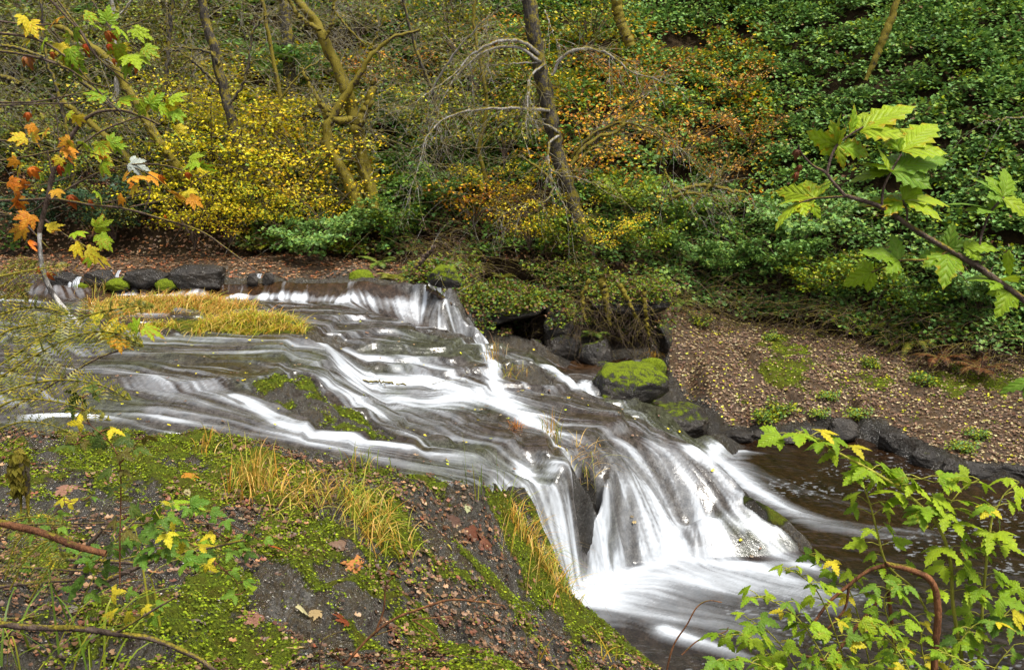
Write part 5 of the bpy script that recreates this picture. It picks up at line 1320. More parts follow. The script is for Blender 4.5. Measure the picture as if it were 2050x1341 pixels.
def grass(label, px, py, h, n, spread, cols, lean=.5, curl=.6, w=.006, z=None, name="grass_clump", cat="grass clump", stretch=None, **k):
    p = hit(px, py)
    q = hit(*stretch) if stretch else p
    u = rng.random(n)[:, None]; P = p + (q - p) * u; P[:, :2] += rng.normal(size=(n, 2)) * spread
    P[:, 2] = H(P[:, 0], P[:, 1]) if z is None else z
    P[:, 2] = np.minimum(P[:, 2], max(p[2], q[2]) + .1)
    o = thing(name, label, cat, tuple(p)); g = Geo(); blades(g, P, h, lean * 1.25, cols, w * .8, curl * 1.3, 8); g.obj("blades", GRASSM, o); return o
GRN = [(.12, .20, .02), (.20, .26, .02), (.30, .30, .03)]
grass("tall straw-yellow grass clump on the near shelf beside the stream", 490, 985, .50, 170, .13, STRAW, stretch=(540, 965))
grass("loose straw grass just right of the tallest clump", 560, 1000, .34, 110, .16, STRAW + TANS[:1], 1.0, 1.0, stretch=(640, 1000))
grass("small orange-tipped grass at the shelf's upper rim", 420, 905, .35, 26, .1, STRAW, .6)
grass("green and gold grass clump bowing at the middle of the shelf rim", 690, 1000, .42, 170, .14, STRAW + GRN, .8, .8, stretch=(740, 1035))
grass("sparse gold grass trailing down the shelf below the bowing clump", 730, 1060, .35, 140, .15, STRAW, 1.0, 1.0, stretch=(770, 1090))
grass("green grass sprouting at the water's edge above the bowing clump", 720, 940, .38, 36, .14, GRN + STRAW[:2], .5)
grass("gold grass tumbling over the rock edge beside the narrow waterfall", 1030, 1040, .42, 170, .09, STRAW, .9, 1.0, stretch=(1085, 1130))
grass("lower gold grass curtain by the narrow waterfall's foot", 1085, 1110, .42, 170, .10, STRAW + GRN[:1], .9, 1.1, stretch=(1125, 1185))
grass("thin green grass stems standing above the gold grass curtain", 985, 1010, .75, 14, .12, GRN, .25, .3, .008)
grass("small green tuft at the lower end of the shelf's edge", 1065, 1165, .22, 30, .08, GRN, .7)
grass("green and yellow grass standing in the middle of the cascade", 1098, 872, .55, 50, .06, GRN + STRAW, .35, .5, stretch=(1120, 905))
grass("dry tan grass bent over the lip between the two near waterfalls", 1140, 925, .40, 100, .09, STRAW + TANS[:2], 1.0, 1.1, stretch=(1195, 945))
grass("tiny orange grass tuft on the dark rock of the apron", 1030, 868, .26, 60, .04, [(.50, .16, .01), (.42, .12, .01), (.55, .25, .02)], .9, .7)
grass("dry seed-headed grass standing at the apron's far edge before the caverns", 992, 728, .70, 34, .10, STRAW[:3] + TANS[:2], .3, .5, .010)
grass("short dry grass hanging down the apron step by the seed-headed grass", 1010, 740, .3, 36, .10, STRAW, 1.0, 1.1, stretch=(1040, 752))
grass("orange grass tuft on the round mossy boulder", 1308, 724, .30, 40, .06, [(.50, .26, .02), (.45, .30, .03)], .9, .9, z=1.3)
grass("green grass clump in front of the upstream moss cushions", 205, 590, .55, 60, .14, GRN + STRAW, .6, .7)
grass("green blades arching over the rock at the near bottom corner", 60, 1325, .8, 40, .22, GRN, .8, .9, .008, stretch=(180, 1335))
grass("few yellow blades at the picture's lower edge beyond the shelf moss", 1085, 1322, .30, 9, .06, [(.5, .36, .03), (.35, .36, .04)], 1.0, .5, .009)
grass("few gold blades low on the mossy edge above the dark pool", 1215, 1318, .32, 8, .07, [(.5, .30, .03), (.5, .4, .05)], 1.0, .4, .009)
def isle(label, polys, n, h, cols):
    P = hp(polys); lo = np.min(P, 0); hi__ = np.max(P, 0)
    x = rng.uniform(lo[0], hi__[0], n); y = rng.uniform(lo[1], hi__[1], n); k = in_poly(x, y, P) & (fbm(x * 2, y * 2, 401, 2) > .3)
    x, y = x[k], y[k]; g = Geo(); blades(g, np.stack([x, y, H(x, y)], 1), h * 1.15, 1.5, cols, .007, 1.5, 6)
    tag(g.obj("grass", GRASSM), label, kind="stuff")
isle("orange and straw grass on the upper island of the shallow stream", [(175, 612), (300, 602), (430, 604), (520, 618), (535, 632), (430, 636), (300, 640), (190, 645)], 4200, .30, STRAW + [(.55, .28, .06), (.50, .22, .05)])
isle("yellow-green grass on the lower island of the shallow stream", [(250, 662), (400, 650), (560, 640), (600, 640), (612, 668), (520, 671), (380, 669)], 4200, .24, STRAW[:3] + [(.50, .46, .03), (.30, .34, .02), (.45, .40, .02), (.2, .26, .02)])
# ------------------------------------------------------------------ large near leaves
RT = np.array([1.0, 0, 0]); UPV = np.array([0, ST, CT]); FW = np.array([0, CT, -ST]); ZU = np.array([0, 0, 1.0])
def lobe(phi, L, W, K=11, ser=.16, fold=.22, droop=.25, z0=0.0, p=.85):
    a = np.linspace(0, 1, K); w = W * np.sin(np.pi * np.clip(a, 0, 1) ** p) ** .8 * (1 - .35 * a)
    w[0] = W * .08; w[-1] = 0
    t = np.where(np.arange(K) % 2 == 0, 1 + ser, 1 - ser)
    rows = []
    for k in range(K):
        zc = z0 - droop * L * a[k] ** 2
        for q, f in ((-1, 1), (-.5, .5), (0, 0), (.5, .5), (1, 1)):
            ww_ = w[k] * q * (t[k] if abs(q) == 1 else 1)
            yy = a[k] * L + (.05 * L * (1 - a[k]) if abs(q) == 1 and k not in (0, K - 1) else 0)
            rows.append((ww_, yy, zc + fold * abs(ww_) * (1 - .8 * abs(q)) * 1.4 - .05 * abs(ww_), a[k] * L, w[k] * q, abs(q)))
    R = np.array(rows); c, s = math.cos(phi), math.sin(phi)
    V = np.stack([R[:, 0] * c + R[:, 1] * s, -R[:, 0] * s + R[:, 1] * c, R[:, 2]], 1)
    F = []
    for k in range(K - 1):
        for q in range(4): F.append((k * 5 + q, k * 5 + q + 1, k * 5 + q + 6, k * 5 + q + 5))
    e = np.maximum(R[:, 5], np.repeat(a, 5) ** 2)
    return V, np.array(F), R[:, 3:5], e
def comp(lobes):
    V = []; F = []; U = []; E = []; n = 0
    for l in lobes:
        v, f, u, e = lobe(**l); V.append(v); F.append(f + n); U.append(u); E.append(e); n += len(v)
    return np.concatenate(V), np.concatenate(F), np.concatenate(U), np.concatenate(E)
r_ = math.radians
KIND = {
    "palm5": [dict(phi=0, L=1, W=.24, z0=.004, ser=.25), dict(phi=r_(38), L=.84, W=.20, ser=.25), dict(phi=r_(-38), L=.80, W=.20, ser=.25), dict(phi=r_(80), L=.55, W=.16, z0=-.004), dict(phi=r_(-84), L=.5, W=.16, z0=-.004)],
    "palm3": [dict(phi=0, L=1, W=.31, z0=.004, ser=.22, droop=.35), dict(phi=r_(50), L=.68, W=.23, ser=.22, droop=.35), dict(phi=r_(-54), L=.62, W=.22, ser=.22, droop=.35)],
    "tri": [dict(phi=0, L=1, W=.27, z0=.004, ser=.24), dict(phi=r_(74), L=.74, W=.22, ser=.24, droop=.4), dict(phi=r_(-78), L=.70, W=.21, ser=.24, droop=.4)],
    "maple": [dict(phi=0, L=1, W=.20, ser=.3), dict(phi=r_(32), L=.9, W=.18, ser=.3), dict(phi=r_(-32), L=.9, W=.18, ser=.3), dict(phi=r_(66), L=.74, W=.16, ser=.3), dict(phi=r_(-66), L=.74, W=.16, ser=.3), dict(phi=r_(105), L=.45, W=.12), dict(phi=r_(-105), L=.45, W=.12)],
    "one": [dict(phi=0, L=1, W=.30, ser=.2, droop=.35)],
    "curl": [dict(phi=0, L=1, W=.26, fold=1.4, droop=.5), dict(phi=r_(35), L=.7, W=.2, fold=1.5, droop=.6), dict(phi=r_(-35), L=.7, W=.2, fold=1.5, droop=.6)],
}
KM = {k: comp(v) for k, v in KIND.items()}
def put_leaf(g, kind, p, d, n, size, base, edge=None, ep=0.0):
    V, F, U, E = KM[kind]
    d = d / np.linalg.norm(d); x = np.cross(d, n); x /= np.linalg.norm(x); z = np.cross(x, d)
    bend = 1 + .12 * rng.normal(size=3)
    P = p + size * ((V[:, :1] * bend[0]) * x + V[:, 1:2] * d + (V[:, 2:3] * bend[2] + .10 * rng.normal() * V[:, :1] * V[:, 1:2]) * z)
    b = np.array(base) * (1 + .25 * (rng.random() - .5)); col = np.tile(b, (len(V), 1)) * (1 + .10 * rng.normal(size=(len(V), 1)))
    if edge is not None:
        m = sstep(.55, 1.0, E * .8 + .45 * (rng.random(len(V)) - .5) + (ep - .5) * .6)[:, None]
        if rng.random() < .9: col = col * (1 - m) + np.array(edge) * m
    g.add(P, F, np.clip(col, 0, 1), U * size * 1.0 / .12)
def m_px(y): return y / CT / F
NLIME = [(.24, .38, .010), (.19, .33, .010), (.30, .42, .012)]
NYEL = [(.62, .50, .02), (.55, .48, .02)]
NORG = [(.62, .24, .01), (.58, .30, .015), (.60, .16, .01)]
NRED = [(.42, .05, .01), (.35, .08, .012), (.45, .10, .012)]
NGRN = [(.10, .22, .02), (.14, .27, .02), (.08, .17, .02)]
NBRN = [(.20, .07, .02), (.14, .05, .02)]
def pick(c): return c[int(rng.integers(len(c)))]
def face_leaf(g, kind, px, py, ang, L, y, base, edge=None, ep=.2, tilt=.25, face=.75, tilt2=0.0):
    p = at_y(px, py, y); a = math.radians(ang)
    d = RT * math.cos(a) + UPV * math.sin(a) + FW * tilt
    n = -FW * face + ZU * (1.1 - face) + RT * tilt2 * 1.6 + .32 * rng.normal(size=3)
    put_leaf(g, kind, p, d, n, L * m_px(y) / math.sqrt(1 + 0 * tilt), base, edge, ep)
def px_stem(g, pts, y, rpx, k=7, n=None, wob=.05):
    P = py_pts([(a[0], a[1]) for a in pts], y, [a[2] if len(a) > 2 else 0 for a in pts])
    P = spline(P, n or 8 * len(pts)); tube(g, P, np.atleast_1d(np.array(rpx, float)) * m_px(y) if np.ndim(rpx) else [rpx * m_px(y), rpx * .8 * m_px(y)], k, wob=wob); return P

# big bright leaves reaching in on the upper right
Y = 1.9
t = thing("salmonberry_branch", "near branch of large bright lime leaves reaching in over the green slope", "branch", tuple(at_y(2060, 610, Y)))
g = Geo()
px_stem(g, [(2075, 618), (2020, 578), (1955, 533), (1900, 500), (1840, 465), (1770, 418), (1715, 398), (1688, 390)], Y, [7, 6, 5, 3.6])
px_stem(g, [(1692, 392), (1668, 365), (1652, 345), (1628, 332), (1605, 308), (1598, 290)], Y, [3.4, 2.6, 1.6])
px_stem(g, [(1655, 346), (1665, 312), (1678, 288), (1702, 270), (1728, 254)], Y, [3, 2]); px_stem(g, [(1690, 393), (1655, 396), (1628, 398), (1600, 408)], Y, [2.6, 2])
px_stem(g, [(1765, 415), (1768, 380), (1783, 345), (1805, 308)], Y, [2.8, 2]); px_stem(g, [(1815, 450), (1816, 425), (1808, 400)], Y, [2.5, 2]); px_stem(g, [(1955, 530), (1965, 470), (1985, 422), (2010, 395)], Y, [3, 2])
px_stem(g, [(1900, 502), (1860, 520), (1800, 522), (1745, 545)], Y, [3, 2]); px_stem(g, [(1905, 505), (1960, 530), (2000, 560)], Y, [2.5, 2])
g.obj("stem", BARK_TWIG, t)
g = Geo(); E_ = NORG[0]
for kd, x, y, a, L, b, ep in [("palm3", 1677, 290, 165, 62, NLIME[0], .25), ("palm3", 1677, 290, 100, 60, NLIME[2], .15), ("one", 1680, 291, -8, 74, NLIME[1], .35), ("one", 1678, 292, -75, 46, NLIME[2], .4), ("one", 1700, 272, 62, 70, NLIME[1], .25), ("palm3", 1722, 262, 36, 118, NLIME[2], .2),
                              ("palm3", 1632, 397, 155, 86, NLIME[2], .3), ("one", 1634, 396, 60, 62, NLIME[0], .4), ("palm3", 1606, 406, 205, 76, NLIME[2], .25), ("one", 1620, 405, -50, 40, NLIME[0], .1), ("one", 1610, 402, 168, 50, NLIME[0], .3),
                              ("palm3", 1806, 302, 45, 118, NLIME[2], .2), ("one", 1800, 304, 100, 60, NLIME[1], .3), ("palm3", 1786, 343, 25, 118, NGRN[1], .1), ("palm3", 1782, 345, 150, 82, NLIME[1], .15), ("one", 1782, 345, 175, 76, NLIME[0], .1), ("one", 1780, 342, 100, 52, NLIME[2], .1),
                              ("palm3", 1810, 402, 12, 104, NLIME[2], .15), ("one", 1808, 402, 60, 66, NLIME[0], .1), ("palm3", 1806, 404, 170, 80, NLIME[1], .3), ("one", 1806, 404, 195, 62, NLIME[2], .3), ("palm3", 1985, 424, 150, 82, NGRN[1], .05), ("one", 1985, 424, 60, 66, NLIME[1], .05), ("palm3", 2008, 395, 60, 84, NLIME[1], .1), ("palm3", 2006, 396, 130, 70, NGRN[1], .0), ("one", 2006, 396, -30, 70, NLIME[2], 0),
                              ("palm3", 1750, 543, 200, 76, NLIME[0], .25), ("one", 1800, 522, 95, 60, NGRN[1], .1), ("palm3", 1800, 522, 155, 78, NLIME[1], .1), ("one", 1790, 524, -70, 44, NLIME[1], .35), ("palm3", 1895, 505, 85, 60, NGRN[1], .05), ("palm3", 1895, 508, -105, 74, NLIME[1], .15), ("one", 1895, 506, 190, 55, NGRN[1], .05), ("one", 1905, 506, -20, 60, NGRN[2], 0),
                              ("palm3", 1930, 495, 5, 66, NLIME[0], .05), ("palm3", 2000, 560, 20, 70, NLIME[2], .1), ("palm3", 2000, 565, 160, 66, NLIME[1], .1), ("palm3", 2020, 580, -120, 66, NLIME[0], .1), ("one", 2020, 500, -100, 50, NLIME[0], 0)]:
    face_leaf(g, kd, x, y, a, L, Y, b, E_ if ep > .12 else None, ep, rng.normal() * .25, .58, rng.normal() * .35)
g.obj("foliage", BIGLEAF, t)
g = Geo()
for x, y, a in [(1602, 330, -95), (1594, 345, -80), (1597, 300, -100)]:
    g = Geo(); face_leaf(g, "curl", x, y, a, 22, Y, NBRN[1], NRED[0], .4); g.obj("withered_leaf", DEAD, t)
t = thing("salmonberry_leaf", "single green leaf edge poking in at the frame's right side above the slab", "leaf", tuple(at_y(2060, 770, 2.2)))
g = Geo(); face_leaf(g, "palm3", 2070, 765, 185, 64, 2.2, NGRN[1]); g.obj("foliage", BIGLEAF, t)

# salmonberry shrub, lower right
def leafy_stem(gs, gl, pts, y, rpx, step=46, L=(50, 78), cols=NLIME, a0=0.0, a1=.85, kinds=("tri", "tri", "palm3"), pet=26, yel=.12, tip=True, spread=1.0, hz=.8):
    P = px_stem(gs, pts, y, np.array(rpx) * .62)
    if pts[0][1] >= 1390:
        q = P[0] + (P[0] - P[2]) * np.array([.5, .5, 0]); tube(gs, spline([np.array([q[0], q[1], float(H(q[0], q[1])) - .05]), (P[0] + q) / 2 - ZU * .3, P[0]], 8), np.array(rpx)[:1] * .62 * m_px(y), 6)
    T = np.gradient(P, axis=0); s = np.concatenate([[0], np.cumsum(np.linalg.norm(np.diff(P, axis=0), axis=1))])
    n = max(1, int(s[-1] / (step * m_px(y)))); side = 1
    for i in range(n + (1 if tip else 0)):
        f = a0 + (1 - a0) * (i + rng.random() * .5) / n if i < n else 1.0
        b = np.array([np.interp(f * s[-1], s, P[:, q]) for q in range(3)]); side = -side
        for rep in range(1 if rng.random() < .5 else 2):
            az = (0 if side > 0 else math.pi) + rng.normal() * .75 + rep * math.pi
            d = np.array([math.cos(az), math.sin(az) * .9, .28 * spread]); Lp = pet * m_px(y) * rng.uniform(.6, 1.4)
            q = b + d * Lp; tube(gs, [b, b + d * Lp * .6 + ZU * Lp * .1, q], [.7 * m_px(y) * 2.0, 1.0 * m_px(y)], 4)
            dd = d * np.array([1, 1, 0]) + np.array([0, 0, -.25 + .25 * rng.normal()])
            nn_ = ZU * hz - FW * (1.0 - hz) + .30 * rng.normal(size=3)
            c = pick(NYEL) if rng.random() < yel else pick(cols)
            put_leaf(gl, kinds[int(rng.integers(len(kinds)))], q, dd, nn_, rng.uniform(*L) * .78 * m_px(y), c, pick(NORG) if rng.random() < .25 else (.12, .2, .01), .12)
Y = 4.2
t = thing("salmonberry_shrub", "tall salmonberry shrub with lime leaves along its yellow canes over the dark pool", "shrub", tuple(at_y(1915, 1400, Y)))
gs, gl = Geo(), Geo()
leafy_stem(gs, gl, [(1935, 1400), (1925, 1315), (1908, 1210), (1902, 1120), (1876, 1050), (1815, 988), (1750, 945), (1700, 918), (1668, 900), (1640, 885)], Y, [7, 6, 5, 2.5], 38, (50, 80), a0=.35, yel=.05)
leafy_stem(gs, gl, [(1950, 1400), (1962, 1290), (1968, 1200), (1975, 1120), (1982, 1060), (1990, 1015)], Y, [5.5, 5, 3.5], 42, (46, 74), a0=.3)
leafy_stem(gs, gl, [(1865, 1240), (1830, 1180), (1790, 1145), (1770, 1118), (1755, 1060), (1742, 1010), (1722, 955)], Y, [4, 4, 2.5], 46, (40, 60), a0=.3, yel=.1)
leafy_stem(gs, gl, [(1668, 902), (1640, 880), (1610, 868), (1585, 872)], Y, [2, 1.5], 30, (50, 70), a0=.2)
leafy_stem(gs, gl, [(1990, 1030), (2010, 990), (2040, 965)], Y, [2.5, 2], 30, (46, 66)); leafy_stem(gs, gl, [(1880, 1330), (1990, 1250), (2060, 1180)], Y, [2.5, 2], 40, (46, 70), cols=NGRN + NLIME)
leafy_stem(gs, gl, [(1865, 1060), (1900, 1010), (1930, 975), (1960, 960)], Y, [2.5, 2], 30, (44, 66)); leafy_stem(gs, gl, [(1745, 950), (1790, 960), (1840, 958), (1870, 965)], Y, [2, 1.5], 34, (46, 64))
for o_, mt in ((gs.obj("stem", BARK_GREEN, t), 0), (gl.obj("foliage", BIGLEAF, t), 0)): pass
g = Geo(); px_stem(g, [(1868, 1400), (1872, 1300), (1878, 1220), (1866, 1165), (1830, 1143), (1790, 1132), (1772, 1128)], Y - .1, [7.5, 7.5, 6.5, 5], 10, 60, .14); g.obj("cane", BARK_RED, t)
g = Geo(); px_stem(g, [(1775, 1130), (1738, 1142), (1700, 1170), (1660, 1205), (1630, 1245)], Y, [4.5, 3]); px_stem(g, [(1700, 1170), (1690, 1220), (1650, 1265)], Y, [3, 2]); px_stem(g, [(1770, 1132), (1780, 1200), (1790, 1300), (1785, 1360)], Y + .2, [4, 4, 4])
px_stem(g, [(1760, 1200), (1680, 1300), (1640, 1400)], Y, [4, 4]); px_stem(g, [(1600, 1310), (1680, 1330), (1720, 1360)], Y, [3, 4]); g.obj("dead_cane", BARK_RED, t)
t = thing("salmonberry_thicket", "low dense thicket of lime and yellowing leaves along the lower right edge", "shrub", tuple(at_y(1750, 1420, 3.9)))
gs, gl = Geo(), Geo()
for pts in [[(1600, 1430), (1560, 1340), (1520, 1290), (1480, 1270), (1440, 1275)], [(1640, 1430), (1590, 1330), (1540, 1265), (1500, 1240)], [(1700, 1430), (1640, 1300), (1590, 1230), (1540, 1200), (1510, 1195)], [(1720, 1430), (1680, 1290), (1640, 1190), (1600, 1150), (1570, 1140)],
            [(1760, 1430), (1730, 1280), (1700, 1180), (1660, 1125), (1620, 1110)], [(1800, 1430), (1790, 1290), (1770, 1200), (1800, 1170)], [(1840, 1430), (1820, 1340), (1760, 1260), (1700, 1240)], [(1880, 1430), (1900, 1330), (1940, 1260), (1980, 1240)],
            [(1950, 1430), (1990, 1340), (2030, 1290)], [(1700, 1430), (1600, 1370), (1520, 1330), (1450, 1320)], [(1900, 1430), (1850, 1320), (1840, 1250), (1800, 1220)], [(1620, 1430), (1680, 1350), (1740, 1330)], [(2000, 1430), (1950, 1340), (1880, 1300)], [(1780, 1430), (1700, 1350), (1640, 1330)],
            [(1560, 1430), (1500, 1370), (1440, 1340)]]:
    leafy_stem(gs, gl, pts, rng.uniform(3.5, 4.3), [3, 2.4, 1.6], 25, (30, 54), cols=NLIME + NGRN[1:2], a0=.15, yel=.10, pet=22)
gs.obj("stem", BARK_GREEN, t); gl.obj("foliage", BIGLEAF, t)
t = thing("bare_twig", "thin bare twig rising in front of the foam patch at the picture's lower edge", "twig", tuple(at_y(1320, 1390, 4.0)))
g = Geo(); px_stem(g, [(1325, 1395), (1345, 1300), (1375, 1250), (1395, 1215), (1418, 1202), (1445, 1205)], 4.0, [2.2, 1.6, 1]); px_stem(g, [(1365, 1310), (1400, 1280), (1450, 1265), (1458, 1255)], 4.0, [1.6, 1.2]); g.obj("stem", BARK_RED, t)

# branches with turning leaves, upper left
Y = 3.4
t = thing("maple_bough", "near boughs of spotted lime and orange leaves across the upper left corner", "bough", tuple(at_y(-20, 90, Y)))
g = Geo()
for pts, r in [([(-20, 65), (60, 75), (110, 98), (150, 130), (190, 175), (250, 235)], [3, 2.4, 1.2]), ([(-20, 100), (60, 112), (130, 135), (180, 165), (215, 175)], [3, 2.4, 1.2]), ([(80, -20), (130, 30), (165, 70), (190, 110), (235, 150), (260, 170)], [2.6, 2, 1]),
               ([(-20, 40), (60, 50), (120, 48)], [2, 1.2]), ([(-20, 205), (60, 205), (120, 195), (180, 182)], [1.8, 1.2]), ([(-20, 212), (80, 208), (160, 205), (215, 185)], [1.6, 1.0]), ([(100, -20), (160, 60), (200, 120), (250, 150)], [2, 1]),
               ([(170, -20), (210, 40), (230, 60), (290, 40), (300, 34)], [1.5, 1])]: px_stem(g, pts, Y, r)
g.obj("stem", BARK_TWIG, t)
g = Geo(); gd = Geo()
for kd, x, y, a, L, b, ep in [("palm5", 185, 48, -20, 46, NLIME[0], .1), ("palm5", 150, 58, -90, 40, NLIME[1], .2), ("palm5", 60, 45, -60, 44, NYEL[0], .55), ("palm5", 90, 78, -120, 44, NLIME[2], .5), ("palm5", 60, 80, 170, 36, NYEL[1], .5), ("palm5", 140, 98, -70, 50, NLIME[1], .2),
                              ("palm5", 125, 110, -150, 34, NLIME[0], .2), ("palm5", 235, 55, -40, 46, NLIME[0], .2), ("palm5", 270, 60, -20, 44, NLIME[2], .35), ("palm5", 235, 90, -100, 42, NLIME[2], .55), ("palm5", 290, 95, -30, 40, NLIME[0], .25), ("palm5", 265, 110, -50, 56, NLIME[2], .45), ("palm5", 255, 130, -110, 36, NLIME[1], .2),
                              ("palm5", 150, 125, -80, 44, NLIME[1], .15), ("palm5", 168, 100, -20, 28, NLIME[0], .2), ("palm5", 215, 45, 80, 40, NLIME[1], .1), ("palm5", 120, 35, 200, 40, NORG[1], .6), ("palm5", 45, 32, -60, 38, NYEL[0], .6), ("palm5", 210, 192, 165, 52, NLIME[1], .25), ("palm5", 240, 200, 10, 46, NLIME[0], .4), ("palm5", 300, 210, 40, 44, NLIME[1], .15),
                              ("palm5", 320, 212, -30, 52, NLIME[0], .15), ("palm5", 340, 200, 30, 46, NLIME[2], .15), ("palm5", 290, 218, 165, 40, NLIME[2], .1), ("palm5", 350, 222, -50, 40, NLIME[1], .1)]:
    face_leaf(g, kd, x, y, a, L * .85, Y, b, pick(NORG + NRED[:1]), ep, rng.normal() * .4, .5, rng.normal() * .5)
    if rng.random() < .8: face_leaf(g, kd, x + rng.normal() * 14, y + rng.normal() * 14, a + rng.normal() * 50, L * .65, Y + .05, pick(NLIME + NYEL), pick(NORG), .45, rng.normal() * .4, .5, rng.normal() * .5)
for x, y, a, L in [(172, 88, -90, 26), (217, 62, -95, 30), (219, 88, -85, 22), (268, 112, -75, 34), (145, 125, -80, 26), (50, 112, -60, 28), (228, 118, -95, 14), (105, 104, -100, 16)]:
    gd = Geo(); face_leaf(gd, "curl", x, y, a, L, Y, pick(NRED + NBRN), NORG[0], .4); gd.obj("withered_leaf", DEAD, t)
g.obj("foliage", BIGLEAF, t)
t = thing("birch_sapling", "leaning white-blotched sapling with dark arching top and orange-red leaves", "sapling", tuple(at_y(165, 658, 5.0)))
g = Geo(); px_stem(g, [(165, 658), (140, 632), (115, 602), (97, 572), (86, 540), (80, 500), (79, 460)], 5.0, [6.5, 6, 5, 4.5, 4], 9, 40, .08); g.obj("trunk", BARK_BIRCH, t)
g = Geo(); px_stem(g, [(79, 465), (84, 440), (96, 395), (108, 340), (135, 285), (165, 245), (195, 225), (240, 221), (275, 230), (320, 250)], 5.0, [5, 4.5, 3.5, 2]); 
for pts, r in [([(-20, 402), (60, 400), (110, 398), (180, 410), (250, 418), (330, 440), (400, 462), (450, 495), (510, 540)], [3, 2.4, 1.4]), ([(100, 400), (150, 370), (200, 345), (260, 330), (320, 330), (370, 342)], [2.2, 1.2]), ([(115, 330), (150, 300), (200, 265), (260, 240), (290, 232)], [2.4, 1.4]), ([(-20, 325), (60, 312), (130, 300), (200, 312), (300, 350), (360, 400)], [1.8, 1]),
               ([(-20, 280), (60, 285), (110, 300)], [1.6, 1]), ([(96, 395), (70, 420), (30, 430), (-20, 430)], [2, 1.4]), ([(90, 440), (130, 470), (180, 500), (215, 540)], [2, 1.2]), ([(-20, 420), (40, 440), (100, 500), (150, 545), (200, 570)], [1.8, 1]), ([(290, 420), (300, 380), (280, 345)], [1.4, .8]), ([(260, 415), (340, 395), (420, 345)], [1.4, .8]),
               ([(95, 300), (104, 360), (92, 420)], [2, 1.6]), ([(165, 245), (205, 215), (240, 200)], [1.6, 1]), ([(180, 410), (240, 400), (300, 385)], [1.4, .8]), ([(120, 300), (112, 230), (100, 180)], [1.3, .7]), ([(-20, 365), (80, 370), (150, 350)], [1.4, .9])]: px_stem(g, pts, 5.0, r)
g.obj("branch", BARK_TWIG, t)
g = Geo(); gd = Geo()
OR = []
OR += [("palm5", 70, 265, -100, 40, NORG[1], .6), ("palm5", 50, 275, 200, 40, NYEL[0], .5), ("palm5", 40, 330, -120, 44, NYEL[1], .6), ("palm5", 155, 232, -90, 30, NYEL[0], .6), ("palm5", 60, 250, -60, 32, NORG[0], .6), ("palm5", 95, 258, -120, 32, NORG[1], .6), ("palm5", 165, 285, -40, 50, NLIME[0], .5), ("palm5", 190, 300, -30, 50, NLIME[2], .5), ("palm5", 140, 280, -150, 36, NORG[1], .6),
      ("palm5", 205, 325, -60, 44, NLIME[0], .45), ("palm5", 140, 330, -120, 34, NLIME[1], .3), ("palm5", 265, 355, 0, 46, NORG[1], .55), ("palm5", 300, 350, -20, 44, NORG[0], .5), ("palm5", 270, 372, -100, 34, NYEL[0], .5), ("palm5", 395, 325, 200, 40, NLIME[0], .4), ("palm5", 400, 330, -30, 46, NLIME[1], .4), ("palm5", 380, 318, 20, 36, NLIME[2], .4), ("palm5", 85, 350, -110, 38, NLIME[0], .3),
      ("palm5", 40, 390, -100, 46, NORG[2], .6), ("palm5", 60, 430, -110, 44, NORG[0], .6), ("palm5", 30, 370, -60, 40, NORG[0], .6), ("palm5", 110, 380, -40, 32, NORG[1], .5), ("palm5", 350, 390, -10, 50, NORG[1], .5), ("palm5", 380, 395, -30, 40, NORG[0], .5), ("palm5", 245, 395, -140, 30, NORG[0], .6), ("palm5", 95, 455, 20, 40, NYEL[0], .3), ("palm5", 150, 465, -10, 44, NLIME[0], .2),
      ("palm5", 190, 455, 20, 46, NLIME[2], .15), ("palm5", 200, 470, -50, 50, NLIME[0], .2), ("palm5", 150, 490, -60, 40, NYEL[0], .5), ("palm5", 175, 500, -30, 44, NYEL[1], .5), ("palm5", 195, 515, -30, 40, NYEL[0], .4), ("palm5", 180, 512, -90, 32, NLIME[0], .3), ("palm5", 45, 455, -110, 40, NORG[1], .6), ("palm5", 130, 310, -60, 34, NORG[2], .6), ("palm5", 220, 285, 30, 34, NLIME[1], .1), ("palm5", 230, 290, -60, 30, NLIME[1], .1), ("palm5", 195, 385, -50, 34, NLIME[0], .4), ("palm5", 205, 430, -120, 24, NORG[1], .5)]
OR += [(k, x + rng.normal() * 16, y + rng.normal() * 16, a + rng.normal() * 50, L * .75, b2, ep) for (k, x, y, a, L, b, ep) in OR for b2 in (pick(NORG + NYEL + NLIME),) if rng.random() < .8]
for kd, x, y, a, L, b, ep in OR: face_leaf(g, kd, x, y, a, L * .82, 5.0 + rng.normal() * .15, b, pick(NORG + NRED), ep, rng.normal() * .5, .45, rng.normal() * .6)
for x, y, a, L in [(112, 315, -80, 36), (118, 330, -100, 30), (60, 335, -60, 34), (140, 390, -80, 40), (60, 480, -80, 34), (55, 225, -90, 24), (330, 430, -90, 18), (375, 345, -90, 20), (75, 535, -50, 26), (95, 545, -70, 26), (165, 515, -80, 24), (180, 400, -90, 26), (35, 400, -100, 38), (320, 350, -80, 26)]:
    gd = Geo(); face_leaf(gd, "curl", x, y, a, L * .8, 5.0, pick(NRED + [NORG[2]]), NRED[0], .4); gd.obj("withered_leaf", DEAD, t)
face_leaf(g, "palm5", 262, 325, -20, 38, 5.0, (.45, .50, .46)); 
g.obj("foliage", BIGLEAF, t)
t = thing("maple_leaf", "lone yellow-green leaf edged in red standing out over the lower grassy island", "leaf", tuple(at_y(205, 645, 4.6)))
g = Geo(); px_stem(g, [(200, 640), (225, 665), (270, 690), (200, 715), (120, 760), (20, 820)], 4.6, [2, 2, 2.5]); g.obj("stem", BARK_TWIG, t)
g = Geo(); 
